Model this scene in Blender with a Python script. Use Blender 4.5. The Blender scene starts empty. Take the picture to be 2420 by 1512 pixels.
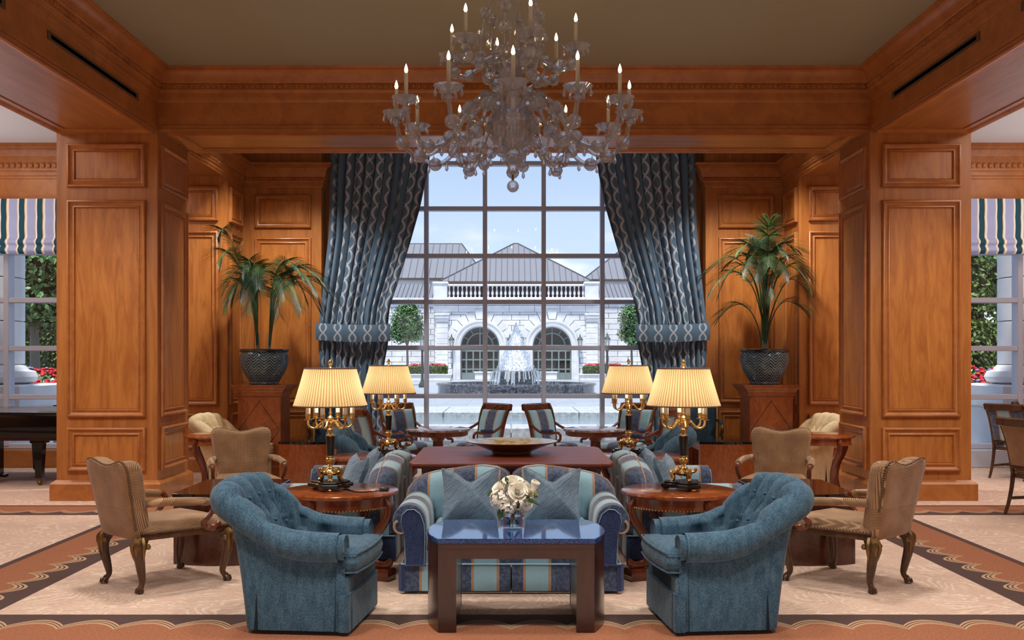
import bpy, bmesh, math, random
from math import pi, sin, cos, sqrt, radians as R, atan2
from mathutils import Vector, Matrix
SC = bpy.context.scene
COL = SC.collection
rnd = random.Random(7)
def S(r, g, b, k=1.0):
    f = lambda c: ((c/255+.055)/1.055)**2.4 if c > 10 else c/255/12.92
    return (f(r)*k, f(g)*k, f(b)*k, 1)
# ------------------------------------------------------------ camera, sky, lights, exposure
cam = bpy.data.objects.new('camera', bpy.data.cameras.new('camera')); COL.objects.link(cam)
cam.location = (0, 0, 1.6); cam.rotation_euler = (R(90), 0, 0)
cam.data.sensor_width = 36; cam.data.lens = 36*2450/2420
cam.data.shift_y = 89/2420; cam.data.shift_x = 2/2420; cam.data.clip_end = 500
SC.camera = cam
vs = SC.view_settings
SC.display_settings.display_device = 'sRGB'
vs.view_transform = 'Standard'; vs.look = 'None'; vs.gamma = 1; vs.use_curve_mapping = False; vs.exposure = 0.2
SC.cycles.transparent_max_bounces = 24; SC.cycles.max_bounces = 8
SC.cycles.caustics_reflective = False; SC.cycles.caustics_refractive = False
SC.cycles.sample_clamp_indirect = 4.0

class V:                                   # a shader value with arithmetic
    def __init__(s, t, k): s.t = t; s.k = k
    def m(s, op, *a):
        n = s.t.nodes.new('ShaderNodeMath'); n.operation = op
        for i, x in enumerate((s,)+a):
            if isinstance(x, V): s.t.links.new(x.k, n.inputs[i])
            else: n.inputs[i].default_value = x
        return V(s.t, n.outputs[0])
    def __add__(s, o): return s.m('ADD', o)
    __radd__ = __add__
    def __sub__(s, o): return s.m('SUBTRACT', o)
    def __mul__(s, o): return s.m('MULTIPLY', o)
    __rmul__ = __mul__
    def __truediv__(s, o): return s.m('DIVIDE', o)
    def abs(s): return s.m('ABSOLUTE')
    def fract(s): return s.m('FRACT')
    def max(s, o): return s.m('MAXIMUM', o)
    def min(s, o): return s.m('MINIMUM', o)
    def lt(s, o): return s.m('LESS_THAN', o)
    def gt(s, o): return s.m('GREATER_THAN', o)
    def sin(s): return s.m('SINE')
    def cos(s): return s.m('COSINE')
    def band(s, a, b): return s.gt(a)*s.lt(b)
    def smooth(s, a, b, lo=0., hi=1.):
        n = s.t.nodes.new('ShaderNodeMapRange'); n.interpolation_type = 'SMOOTHSTEP'
        s.t.links.new(s.k, n.inputs[0])
        for i, x in enumerate((a, b, lo, hi)): n.inputs[i+1].default_value = x
        return V(s.t, n.outputs[0])
def mixc(t, f, a, b, blend='MIX'):
    n = t.nodes.new('ShaderNodeMix'); n.data_type = 'RGBA'; n.blend_type = blend
    for i, x in ((0, f), (6, a), (7, b)):
        if isinstance(x, V): t.links.new(x.k, n.inputs[i])
        else: n.inputs[i].default_value = x
    return V(t, n.outputs[2])
class Mat:
    def __init__(s, name, col=(.5, .5, .5, 1), rough=.5, metal=0, coat=0, sheen=0, spec=.5, trans=0, ior=1.45):
        s.m = bpy.data.materials.new(name); s.m.use_nodes = True; s.t = s.m.node_tree; s.b = s.t.nodes['Principled BSDF']
        for k, v in (('Base Color', col), ('Roughness', rough), ('Metallic', metal), ('Coat Weight', coat), ('Sheen Weight', sheen),
                     ('Specular IOR Level', spec), ('Transmission Weight', trans), ('IOR', ior)): s.b.inputs[k].default_value = v
        s.b.inputs['Coat Roughness'].default_value = .08
    def set(s, k, v): s.t.links.new(v.k, s.b.inputs[k])
    def co(s, kind='Object', scale=(1, 1, 1), rot=(0, 0, 0)):
        c = s.t.nodes.new('ShaderNodeTexCoord'); mp = s.t.nodes.new('ShaderNodeMapping')
        mp.inputs['Scale'].default_value = scale; mp.inputs['Rotation'].default_value = rot
        s.t.links.new(c.outputs[kind], mp.inputs[0]); return V(s.t, mp.outputs[0])
    def co2(s, rot, scale):
        a = s.co('Object', (1, 1, 1), rot); mp = s.t.nodes.new('ShaderNodeMapping'); mp.inputs['Scale'].default_value = scale
        s.t.links.new(a.k, mp.inputs[0]); return V(s.t, mp.outputs[0])
    def xyz(s, v):
        n = s.t.nodes.new('ShaderNodeSeparateXYZ'); s.t.links.new(v.k, n.inputs[0]); return [V(s.t, o) for o in n.outputs]
    def noise(s, v, scale=1, detail=3, dist=0, rough=.5):
        n = s.t.nodes.new('ShaderNodeTexNoise'); s.t.links.new(v.k, n.inputs['Vector'])
        n.inputs['Scale'].default_value = scale; n.inputs['Detail'].default_value = detail
        n.inputs['Distortion'].default_value = dist; n.inputs['Roughness'].default_value = rough
        return V(s.t, n.outputs[0])
    def voro(s, v, scale=1, feature='F1'):
        n = s.t.nodes.new('ShaderNodeTexVoronoi'); n.feature = feature; s.t.links.new(v.k, n.inputs['Vector'])
        n.inputs['Scale'].default_value = scale; return V(s.t, n.outputs[0])
    def mix(s, f, a, b): return mixc(s.t, f, a, b)
    def bump(s, h, strength=.3, dist=.01):
        n = s.t.nodes.new('ShaderNodeBump'); n.inputs['Strength'].default_value = strength; n.inputs['Distance'].default_value = dist
        s.t.links.new(h.k, n.inputs['Height']); s.t.links.new(n.outputs[0], s.b.inputs['Normal'])
# sky: blue above, pale at the horizon, thin clouds
w = bpy.data.worlds.new('sky'); SC.world = w; w.use_nodes = True; wt = w.node_tree
tc = wt.nodes.new('ShaderNodeTexCoord'); sp = wt.nodes.new('ShaderNodeSeparateXYZ'); wt.links.new(tc.outputs['Generated'], sp.inputs[0])
el = V(wt, sp.outputs[2])
nz = wt.nodes.new('ShaderNodeTexNoise'); mp = wt.nodes.new('ShaderNodeMapping'); mp.inputs['Scale'].default_value = (9, 9, 26)
wt.links.new(tc.outputs['Generated'], mp.inputs[0]); wt.links.new(mp.outputs[0], nz.inputs['Vector']); nz.inputs['Detail'].default_value = 6; nz.inputs['Scale'].default_value = 1.0
sky = mixc(wt, el.smooth(0, .1), S(240, 246, 252), S(196, 216, 243))
sky = mixc(wt, el.smooth(.08, .3), sky, S(146, 176, 214))
sky = mixc(wt, V(wt, nz.outputs[0]).smooth(.48, .7)*.75*el.smooth(.16, .1), sky, S(248, 250, 253))
wt.links.new(sky.k, wt.nodes['Background'].inputs[0]); wt.nodes['Background'].inputs[1].default_value = 1.1
def light(kind, name, loc, energy, col, rot=(0, 0, 0), **kw):
    d = bpy.data.lights.new(name, kind); d.energy = energy; d.color = col
    for k, v in kw.items(): setattr(d, k, v)
    o = bpy.data.objects.new(name, d); o.location = loc; o.rotation_euler = rot; COL.objects.link(o); return o
light('SUN', 'sun', (0, -20, 60), 5.6, (1, .95, .87), (R(17.5), 0, R(-10)), angle=R(6))
# added fill lights: warm spots at ceiling height and an area behind the viewpoint
LAMPW = 4.6
WARM = (1, .94, .85)
for x, y, e in [(-2.6, 4.2, 480), (2.6, 4.2, 480), (0, 4.4, 460), (-2.7, 7.9, 330), (2.7, 7.9, 330), (-1.1, 6.2, 170), (1.1, 6.2, 170), (-2.1, 10.7, 260), (2.1, 10.7, 260)]:
    light('SPOT', 'added_spot', (x, y, 4.78), e, WARM, spot_size=R(95), spot_blend=.8, shadow_soft_size=.25)  # added spots without fittings, lighting the seating from overhead
for x in (-4.5, 4.5):
    light('SPOT', 'added_pillar_spot', (x, 8.6, 4.08), 290, WARM, (R(47), 0, 0), spot_size=R(62), spot_blend=.9, shadow_soft_size=.15)  # added spots aimed at the pillar fronts, no fitting behind them
for x in (-3.1, 3.15):
    light('SPOT', 'added_alcove_spot', (x, 13.4, 4.9), 430, WARM, (R(12), 0, 0), spot_size=R(100), spot_blend=.7, shadow_soft_size=.12)  # added spots to brighten the bay walls and curtains
for x in (-7, 7):
    light('AREA', 'added_aisle_light', (x, 10, 4.6), 150, (1, .93, .84), shape='RECTANGLE', size=2, size_y=8)  # added area light brightening each side aisle from above
for x in (-7.6, 7.6): light('AREA', 'added_aisle_uplight', (x, 10.5, 2.7), 60, (.88, .93, 1), (R(180), 0, 0), shape='RECTANGLE', size=1.6, size_y=8)  # unseen upward area light added to whiten the aisle ceilings
light('AREA', 'added_rear_fill', (0, -2.6, 1.7), 70, (1, .97, .94), (R(84), 0, 0), shape='RECTANGLE', size=9, size_y=2.6)  # added frontal fill; the wall behind the viewpoint holds no glazing
# ------------------------------------------------------------ mesh helpers
class MB:
    def __init__(s): s.v = []; s.f = []
    def add(s, vs, fs):
        n = len(s.v); s.v += [tuple(p) for p in vs]; s.f += [tuple(i+n for i in f) for f in fs]; return s
    def box(s, x0, x1, y0, y1, z0, z1, b=0):
        X, Y, Z = (min(x0, x1), max(x0, x1)), (min(y0, y1), max(y0, y1)), (min(z0, z1), max(z0, z1))
        if b <= 0:
            return s.add([(X[i], Y[j], Z[k]) for i in (0, 1) for j in (0, 1) for k in (0, 1)],
                         [(0, 1, 3, 2), (4, 6, 7, 5), (0, 4, 5, 1), (2, 3, 7, 6), (0, 2, 6, 4), (1, 5, 7, 3)])
        b = min(b, (X[1]-X[0])/2.01, (Y[1]-Y[0])/2.01, (Z[1]-Z[0])/2.01)
        vs = []; ix = {}
        for i in (0, 1):
            for j in (0, 1):
                for k in (0, 1):
                    sg = [1-2*i, 1-2*j, 1-2*k]; c = [X[i], Y[j], Z[k]]
                    for a in range(3):
                        ix[i, j, k, a] = len(vs); vs.append(tuple(c[q] if q == a else c[q]+sg[q]*b for q in range(3)))
        fs = []
        for i in (0, 1):
            fs.append([ix[i, j, k, 0] for j, k in ((0, 0), (1, 0), (1, 1), (0, 1))])
            fs.append([ix[j, i, k, 1] for j, k in ((0, 0), (1, 0), (1, 1), (0, 1))])
            fs.append([ix[j, k, i, 2] for j, k in ((0, 0), (1, 0), (1, 1), (0, 1))])
            for j in (0, 1):
                fs.append([ix[i, j, 0, 0], ix[i, j, 1, 0], ix[i, j, 1, 1], ix[i, j, 0, 1]])
                fs.append([ix[i, 0, j, 0], ix[i, 1, j, 0], ix[i, 1, j, 2], ix[i, 0, j, 2]])
                fs.append([ix[0, i, j, 1], ix[1, i, j, 1], ix[1, i, j, 2], ix[0, i, j, 2]])
                for k in (0, 1): fs.append([ix[i, j, k, 0], ix[i, j, k, 1], ix[i, j, k, 2]])
        return s.add(vs, fs)
    def grid(s, P, cu=False, cv=False):
        nu, nv = len(P), len(P[0]); fs = []
        for i in range(nu if cu else nu-1):
            for j in range(nv if cv else nv-1):
                a, b = (i+1) % nu, (j+1) % nv
                fs.append((i*nv+j, a*nv+j, a*nv+b, i*nv+b))
        return s.add([p for r in P for p in r], fs)
    def tube(s, path, r, n=8, cap=True, flat=1.0, up=(0, 0, 1), sq=False):
        path = [Vector(p) for p in path]; rr = r if isinstance(r, (list, tuple)) else [r]*len(path)
        rings = []
        for i, p in enumerate(path):
            t = (path[min(i+1, len(path)-1)]-path[max(i-1, 0)])
            t = t.normalized() if t.length > 1e-9 else Vector((0, 0, 1))
            if i == 0:
                u = Vector(up); u = u-t*u.dot(t)
                if u.length < 1e-3: u = Vector((1, 0, 0)); u = u-t*u.dot(t)
            else: u = pu-t*pu.dot(t)
            u.normalize(); pu = u; w = t.cross(u)
            ri = rr[i]; ring = []
            for k in range(n):
                a = 2*pi*(k+.5)/n
                ca, sa = cos(a), sin(a)
                if sq: m = max(abs(ca), abs(sa)); ca, sa = ca/m, sa/m
                ring.append(p+u*(ca*ri)+w*(sa*ri*flat))
            rings.append(ring)
        st = len(s.v); s.grid(rings, cv=True)
        if cap:
            s.f.append(tuple(st+k for k in range(n))); e = st+(len(path)-1)*n; s.f.append(tuple(e+k for k in range(n)))
        return s
    def lathe(s, prof, n=24, c=(0, 0, 0), a0=0, fr=None, cap=True):
        P = []
        for r, z in prof:
            row = []
            for k in range(n):
                a = a0+2*pi*k/n; q = r*(fr(a, z) if fr else 1)
                row.append((c[0]+q*cos(a), c[1]+q*sin(a), c[2]+z))
            P.append(row)
        st = len(s.v); s.grid(P, cv=True)
        if cap and prof[0][0] > 2e-3: s.f.append(tuple(st+k for k in range(n)))
        if cap and prof[-1][0] > 2e-3: e = st+(len(prof)-1)*n; s.f.append(tuple(e+k for k in range(n)))
        return s
    def prism(s, poly, a, b, axis='z', b2=0):        # polygon extruded along an axis, optional chamfer b2
        def pt(u, v, h): return {'z': (u, v, h), 'y': (u, h, v), 'x': (h, u, v)}[axis]
        cx = sum(p[0] for p in poly)/len(poly); cy = sum(p[1] for p in poly)/len(poly)
        def sh(d):
            if d == 0: return poly
            out = []
            for u, v in poly:
                l = sqrt((u-cx)**2+(v-cy)**2) or 1; out.append((u-(u-cx)/l*d, v-(v-cy)/l*d))
            return out
        lv = [(sh(b2), a), (poly, a+b2), (poly, b-b2), (sh(b2), b)] if b2 else [(poly, a), (poly, b)]
        st = len(s.v); n = len(poly); s.grid([[pt(u, v, h) for u, v in q] for q, h in lv], cv=True)
        s.f.append(tuple(st+k for k in range(n))); e = st+(len(lv)-1)*n; s.f.append(tuple(e+k for k in range(n)))
        return s
    def ball(s, c, r, n=10, sz=1.0):
        m = max(4, n//2)
        return s.lathe([(r*sin(pi*i/m) if 0 < i < m else 0.0002*r, -r*sz*cos(pi*i/m)) for i in range(m+1)], n, c)
    def cushion(s, outline, depth, place, p=3., ks=(1, .98, .93, .84, .68, .45, .2)):
        cx = sum(q[0] for q in outline)/len(outline); cy = sum(q[1] for q in outline)/len(outline)
        P = []
        L = [(k, -1) for k in ks[::-1]]+[(k, 1) for k in ks[1:]]
        for k, sg in L:
            d = sg*depth/2*(1-k**p)
            P.append([place(cx+(u-cx)*k, cy+(v-cy)*k, d) for u, v in outline])
        n = len(outline); st = len(s.v); s.grid(P, cv=True)
        s.f.append(tuple(st+i for i in range(n))); e = st+(len(L)-1)*n; s.f.append(tuple(e+i for i in range(n)))
        return s
    def sweep(s, path, prof, closed=False, caps=True):   # (out, z) profile along a plan polyline, mitred; out is to the right of travel
        offs = mitre(path, closed)
        P = [[(p[0]+o[0]*q, p[1]+o[1]*q, z) for q, z in prof] for p, o in zip(path, offs)]
        s.grid(P, cu=closed)
        return s
    def build(s, name, mat, parent=None, uv=None, smooth=40, loc=None, rot=None, recalc=True):
        me = bpy.data.meshes.new(name); me.from_pydata(s.v, [], s.f)
        if recalc:
            bm = bmesh.new(); bm.from_mesh(me); bmesh.ops.recalc_face_normals(bm, faces=bm.faces); bm.to_mesh(me); bm.free()
        me.polygons.foreach_set('use_smooth', [smooth > 0]*len(me.polygons))
        if smooth > 0 and smooth < 179: me.set_sharp_from_angle(angle=R(smooth))
        if uv:
            l = me.uv_layers.new(name='uv'); vv = [uv(*c) for c in s.v]
            buf = []
            for lp in me.loops: buf += vv[lp.vertex_index]
            l.data.foreach_set('uv', buf)
        me.materials.append(mat.m if isinstance(mat, Mat) else mat)
        o = bpy.data.objects.new(name, me); COL.objects.link(o)
        if parent: o.parent = parent
        if loc: o.location = loc
        if rot: o.rotation_euler = rot
        return o
def mitre(path, closed=False):
    n = len(path); out = []
    def nrm(a, b):
        d = (b[0]-a[0], b[1]-a[1]); l = sqrt(d[0]**2+d[1]**2); return (d[1]/l, -d[0]/l)
    for i in range(n):
        a = nrm(path[i-1], path[i]) if (i > 0 or closed) else None
        b = nrm(path[i], path[(i+1) % n]) if (i < n-1 or closed) else None
        if a is None: out.append(b)
        elif b is None: out.append(a)
        else:
            d = 1+a[0]*b[0]+a[1]*b[1]; out.append(((a[0]+b[0])/d, (a[1]+b[1])/d))
    return out
def tag(o, label, cat, group=None, kind=None):
    o['label'] = label; o['category'] = cat
    if group: o['group'] = group
    if kind: o['kind'] = kind
    return o
def thing(name, label, cat, loc=(0, 0, 0), rz=0, group=None, kind=None):
    o = bpy.data.objects.new(name, None); COL.objects.link(o); o.location = loc; o.rotation_euler = (0, 0, rz)
    return tag(o, label, cat, group, kind)
def dup(o, label=None, loc=None, rz=None, parent=None):
    c = o.copy(); COL.objects.link(c)
    if parent: c.parent = parent
    for ch in o.children: dup(ch, parent=c)
    if label: c['label'] = label
    if loc: c.location = loc
    if rz is not None: c.rotation_euler = (0, 0, rz)
    return c
def put(o, parent, loc=None, rot=None, scale=None):     # one more copy of a part
    c = o.copy(); COL.objects.link(c); c.parent = parent
    if loc: c.location = loc
    if rot: c.rotation_euler = rot
    if scale: c.scale = scale
    return c
def cr(pts, n=8):                                        # Catmull-Rom through points (any dimension)
    out = []; P = [pts[0]]+list(pts)+[pts[-1]]
    for i in range(1, len(P)-2):
        for k in range(n):
            t = k/n
            out.append(tuple(.5*(2*b+(c-a)*t+(2*a-5*b+4*c-d)*t*t+(3*b-a-3*c+d)*t**3) for a, b, c, d in zip(P[i-1], P[i], P[i+1], P[i+2])))
    out.append(tuple(pts[-1])); return out
def lerp(a, b, t): return a+(b-a)*t
def interp(tab, x):                                      # piecewise linear table
    if x <= tab[0][0]: return tab[0][1]
    for (a, p), (b, q) in zip(tab, tab[1:]):
        if x <= b: return lerp(p, q, (x-a)/(b-a))
    return tab[-1][1]
# ------------------------------------------------------------ materials
def wood(name, c1, c2, scale=(9, 9, .8), rough=.38, coat=.25, figure=1.0):
    m = Mat(name, rough=rough, coat=coat); v = m.co('Object', scale)
    n1 = m.noise(v, 1.0, 4, 1.2*figure); n2 = m.noise(m.co('Object', tuple(q*7 for q in scale)), 1, 2)
    c = m.mix((n1*.75+n2*.25).smooth(.3, .7), c1, c2); m.set('Base Color', c); m.b.inputs['Coat Roughness'].default_value = .2
    return m
WALL = wood('cherry_veneer', S(188, 122, 62), S(162, 96, 44))
WALLP = wood('figured_cherry_panel', S(196, 126, 60), S(164, 96, 42), (6, 6, .9), figure=2.2)
TRIM = wood('cherry_moulding', S(184, 116, 58), S(160, 94, 44), (3, 3, 3))
DARKW = wood('dark_mahogany', S(84, 40, 26), S(62, 28, 18), (2, 9, 9), .3, .4)
REDW = wood('red_mahogany', S(138, 64, 42), S(104, 44, 30), (2, 14, 14), .45, .05, )
BURL = wood('burl_veneer', S(160, 86, 40), S(118, 56, 24), (4, 4, 4), .2, .5, 3)
PEDW = wood('pedestal_veneer', S(170, 94, 46), S(134, 66, 30), (5, 5, 3), .3, .4, 2)
CHAIRW = wood('chair_mahogany', S(124, 62, 34), S(88, 40, 22), (8, 8, 8), .28, .4)
WALNUT = wood('walnut_legs', S(96, 62, 36), S(60, 38, 24), (12, 12, 4), .35, .3)
GOLD = Mat('gilt_bronze', S(214, 182, 124), .28, 1.0)
GILT = Mat('antique_gilding', S(132, 104, 66), .42, .8)
EBONY = Mat('ebonised_black', S(26, 22, 20), .22, 0, .4)
BGRAN = Mat('black_granite', S(14, 14, 18), .06, 0, .6)
BLUEG = Mat('blue_granite', S(24, 56, 112), .05, 0, .3)
v = BLUEG.co('Object'); n = BLUEG.voro(v, 170); BLUEG.set('Base Color', BLUEG.mix(n.smooth(.15, .6), S(56, 104, 170), S(12, 36, 86)))
def fabric(name, c1, c2, sc=320, sheen=.12, rough=.85):
    m = Mat(name, rough=rough, sheen=sheen, spec=.2); v = m.co('Object')
    a = m.noise(v, sc, 2); b = m.noise(m.co('Object', (1, 1, .35)), 28, 4)
    m.set('Base Color', m.mix((a*.6+b*.4).smooth(.32, .68), c1, c2)); m.bump(a, .25, .002); return m
BLUE = fabric('blue_chenille', S(80, 110, 130), S(44, 70, 92), 130)
CREAM = fabric('cream_damask', S(240, 222, 186), S(220, 194, 150), 160)
PILLOW = Mat('silver_blue_weave', rough=.6, sheen=.4, spec=.3)
v = PILLOW.co('Object', (1, 1, 1), (0, R(35), 0)); a = PILLOW.noise(PILLOW.co2((0, R(38), 0), (14, 14, 150)), 1, 3, .8)
PILLOW.set('Base Color', PILLOW.mix(a.smooth(.35, .65), S(88, 110, 134), S(124, 146, 166))); PILLOW.bump(a, .35, .004)
STRIPE = Mat('striped_velvet', rough=.75, sheen=.4, spec=.25)
u, vv, _ = STRIPE.xyz(STRIPE.co('UV')); t = (u/.351).fract()
c = STRIPE.mix(t.lt(.457), S(148, 190, 208), S(54, 66, 100)); c = STRIPE.mix(t.band(.457, .51).max(t.gt(.947)), c, S(176, 134, 100))
a = STRIPE.noise(STRIPE.co('Object'), 40, 3); c = STRIPE.mix(a.smooth(.3, .8)*.3, c, S(150, 170, 185)); STRIPE.set('Base Color', c)
STRIPE.bump((u*700).sin(), .2, .002)
NAVY = fabric('navy_velvet', S(64, 78, 118), S(44, 54, 88), 90)
RIB = Mat('tan_ribbed_fabric', rough=.85, sheen=.25, spec=.2)
u, vv, _ = RIB.xyz(RIB.co('UV')); uu = u+(vv/.27).m('FLOOR')*.13; d = ((uu/.34).fract()*.34).max((vv/.27).fract()*.34)
ln = (d/.0135).fract().smooth(.28, .5); a = RIB.noise(RIB.co('UV'), 5, 3)
RIB.set('Base Color', RIB.mix(ln.m('MULTIPLY', a.smooth(.72, .35, .55, 1)), S(192, 154, 116), S(112, 80, 58))); RIB.bump(ln, .5, .003)
ROPE = Mat('brown_braid', S(98, 74, 56), .8); rw = ROPE.xyz(ROPE.co('Object')); ROPE.set('Base Color', ROPE.mix(((rw[0]+rw[1]+rw[2])*300).sin().smooth(-.5, .5), S(70, 50, 38), S(140, 108, 78)))
CURT = Mat('blue_lattice_drapery', rough=.55, sheen=.3, spec=.3)
u, vv, _ = CURT.xyz(CURT.co('UV')); x = ((u/.30).fract()-.5)*.30
s_ = (vv*(2*pi/.44)).cos()*.066; ds = (x-s_).abs().min((x+s_).abs()); ln = ds.smooth(.022, .016)
x2 = ((u/.30+.5).fract()-.5)*.30; ds2 = (x2.abs()-.03-(vv*(2*pi/.44)).cos()*.012).abs(); 
CURT.set('Base Color', CURT.mix(ln, S(84, 112, 138), S(176, 186, 200)))
CEIL = Mat('ceiling_paint', S(152, 146, 124), .9); WHITE = Mat('white_paint', S(226, 226, 226), .9)
MULL = Mat('bronze_mullion', S(188, 194, 212), .4, .1); SLOT = Mat('vent_black', S(10, 10, 10), .6); VENTF = Mat('vent_frame', S(96, 70, 50), .5)
def clear(name, tint, gl=.06, rough=0.0, diff=0., dcol=(.9, .9, .95, 1), edge=True):
    m = bpy.data.materials.new(name); m.use_nodes = True; t = m.node_tree; t.nodes.clear()
    o = t.nodes.new('ShaderNodeOutputMaterial'); tr = t.nodes.new('ShaderNodeBsdfTransparent'); tr.inputs[0].default_value = tint
    g = t.nodes.new('ShaderNodeBsdfGlossy'); g.inputs['Roughness'].default_value = rough
    mx = t.nodes.new('ShaderNodeMixShader'); lw = t.nodes.new('ShaderNodeLayerWeight'); lw.inputs[0].default_value = .35
    f = V(t, lw.outputs['Facing' if edge else 'Fresnel'])
    f = f*.8+gl if edge else f*.5+gl
    t.links.new(f.min(1.).k, mx.inputs[0]); t.links.new(tr.outputs[0], mx.inputs[1]); t.links.new(g.outputs[0], mx.inputs[2]); last = mx
    if diff:
        df = t.nodes.new('ShaderNodeBsdfDiffuse'); df.inputs[0].default_value = dcol
        m2 = t.nodes.new('ShaderNodeMixShader'); m2.inputs[0].default_value = diff
        t.links.new(last.outputs[0], m2.inputs[1]); t.links.new(df.outputs[0], m2.inputs[2]); last = m2
    t.links.new(last.outputs[0], o.inputs[0]); return m
PANE = clear('window_glass', (.97, .985, 1, 1), .02, 0, edge=False)
def crystal():
    m = bpy.data.materials.new('crystal'); m.use_nodes = True; t = m.node_tree; t.nodes.clear(); N = t.nodes.new
    o, tr, g, df, a, b = N('ShaderNodeOutputMaterial'), N('ShaderNodeBsdfTransparent'), N('ShaderNodeBsdfGlass'), N('ShaderNodeBsdfDiffuse'), N('ShaderNodeMixShader'), N('ShaderNodeMixShader')
    tr.inputs[0].default_value = (.9, .92, .96, 1); g.inputs['Color'].default_value = (.95, .96, 1, 1); g.inputs['Roughness'].default_value = .04; g.inputs['IOR'].default_value = 1.5
    df.inputs[0].default_value = (.9, .9, .95, 1); a.inputs[0].default_value = .62; b.inputs[0].default_value = .14
    t.links.new(tr.outputs[0], a.inputs[1]); t.links.new(g.outputs[0], a.inputs[2]); t.links.new(a.outputs[0], b.inputs[1]); t.links.new(df.outputs[0], b.inputs[2]); t.links.new(b.outputs[0], o.inputs[0]); return m
CRYS = crystal()
VASEG = clear('vase_glass', (.93, .96, .97, 1), .05, .02)
CANDLE = Mat('candle_sleeve', S(228, 222, 210), .5); CANDLE.b.inputs['Subsurface Weight'].default_value = 0
def emit(name, col, st):
    m = bpy.data.materials.new(name); m.use_nodes = True; t = m.node_tree; b = t.nodes['Principled BSDF']
    b.inputs['Emission Color'].default_value = col; b.inputs['Emission Strength'].default_value = st; b.inputs['Base Color'].default_value = (0, 0, 0, 1); return m
FLAME = emit('bulb_glow', (1, .72, .36, 1), 28)
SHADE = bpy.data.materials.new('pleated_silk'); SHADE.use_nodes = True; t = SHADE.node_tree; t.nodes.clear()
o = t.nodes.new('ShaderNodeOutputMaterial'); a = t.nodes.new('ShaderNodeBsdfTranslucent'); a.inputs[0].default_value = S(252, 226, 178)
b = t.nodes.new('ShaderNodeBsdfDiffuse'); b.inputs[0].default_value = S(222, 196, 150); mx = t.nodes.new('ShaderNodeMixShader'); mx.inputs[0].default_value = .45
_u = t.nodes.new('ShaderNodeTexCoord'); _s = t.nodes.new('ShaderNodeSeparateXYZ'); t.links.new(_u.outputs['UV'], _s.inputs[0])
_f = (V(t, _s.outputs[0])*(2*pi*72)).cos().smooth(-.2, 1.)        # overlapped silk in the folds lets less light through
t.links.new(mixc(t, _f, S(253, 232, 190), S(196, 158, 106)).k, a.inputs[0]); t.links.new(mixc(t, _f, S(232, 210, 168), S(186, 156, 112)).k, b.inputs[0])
t.links.new(a.outputs[0], mx.inputs[1]); t.links.new(b.outputs[0], mx.inputs[2]); t.links.new(mx.outputs[0], o.inputs[0])
TAUPE = Mat('taupe_braid', S(112, 92, 80), .7)
LEAFD = Mat('palm_leaf', S(34, 62, 38), .5); v = LEAFD.co('Object'); LEAFD.set('Base Color', LEAFD.mix(LEAFD.noise(v, 3, 2).smooth(.4, .65), S(28, 58, 36), S(72, 102, 52)))
STEM = Mat('palm_stem', S(62, 84, 44), .5); SOIL = Mat('soil', S(48, 34, 24), .9)
POT = Mat('glazed_teal_ceramic', S(50, 66, 76), .16, 0, .6)
u, vv, _ = POT.xyz(POT.co('UV')); h = ((vv*26)+((u*14).fract()-.5).abs()*3.2).fract(); h = (h-.5).abs()*2
POT.set('Base Color', POT.mix(h.smooth(.15, .6), S(22, 34, 46), S(116, 142, 158))); POT.bump(h.smooth(.1, .7), 1.0, .012)  # ridges lightened in the colour as highlights on the herringbone relief
LEAF = Mat('tree_leaf', S(70, 110, 62), .5); v = LEAF.co('Object'); LEAF.set('Base Color', LEAF.mix(LEAF.noise(v, 2.2, 3).smooth(.35, .65), S(40, 76, 40), S(104, 142, 84)))
HEDGE = Mat('hedge_leaf', S(70, 96, 40), .6); v = HEDGE.co('Object'); HEDGE.set('Base Color', HEDGE.mix(HEDGE.noise(v, 6, 3).smooth(.35, .65), S(50, 78, 32), S(106, 130, 58)))
BARK = Mat('bark', S(120, 116, 104), .9); RED = Mat('red_petal', S(190, 30, 44), .6); PINK = Mat('pink_petal', S(206, 84, 100), .6); SILV = Mat('silver_leaf', S(200, 210, 205), .7); LILAC = Mat('lilac_petal', S(140, 130, 200), .6)
STONE = Mat('pale_limestone', S(222, 222, 224), .85); v = STONE.co('Object'); STONE.set('Base Color', STONE.mix(STONE.noise(v, 1.3, 4).smooth(.3, .7), S(214, 214, 217), S(234, 234, 236)))
JOINT = Mat('stone_joint', S(186, 186, 190), .9)
ROOF = Mat('slate_metal_roof', S(122, 124, 132), .5, .1); DOORG = Mat('green_grey_door_frame', S(122, 138, 136), .5); DGLASS = Mat('dark_door_glass', S(40, 46, 52), .08, 0, .5)
SHADOWW = Mat('shaded_timber_wall', S(96, 80, 76), .8)  # timber brown with the shade under the eaves put into the colour
GRAN = Mat('dark_granite', S(66, 70, 80), .3, 0, .3); v = GRAN.co('Object'); GRAN.set('Base Color', GRAN.mix(GRAN.noise(v, 9, 4).smooth(.4, .7), S(52, 56, 66), S(120, 126, 138)))
GREYST = Mat('grey_granite', S(170, 174, 178), .6); v = GREYST.co('Object'); GREYST.set('Base Color', GREYST.mix(GREYST.noise(v, 14, 4).smooth(.35, .65), S(156, 160, 166), S(186, 190, 194)))
PAVE = Mat('plaza_paving', S(196, 200, 208), .5); WATER = Mat('pool_water', S(120, 140, 150), .08, 0, .3); v = WATER.co('Object', (1, 5, 1)); WATER.bump(WATER.noise(v, 2.2, 3), .5, .05)
FOAM = Mat('white_water', S(236, 242, 250), .6); VEIL = clear('falling_water', (.9, .93, .97, 1), .2, .2, .35, (.9, .93, 1, 1))
IRON = Mat('dark_green_iron', S(44, 58, 56), .5); LGLASS = Mat('lantern_glass', S(220, 222, 216), .2)
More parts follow.
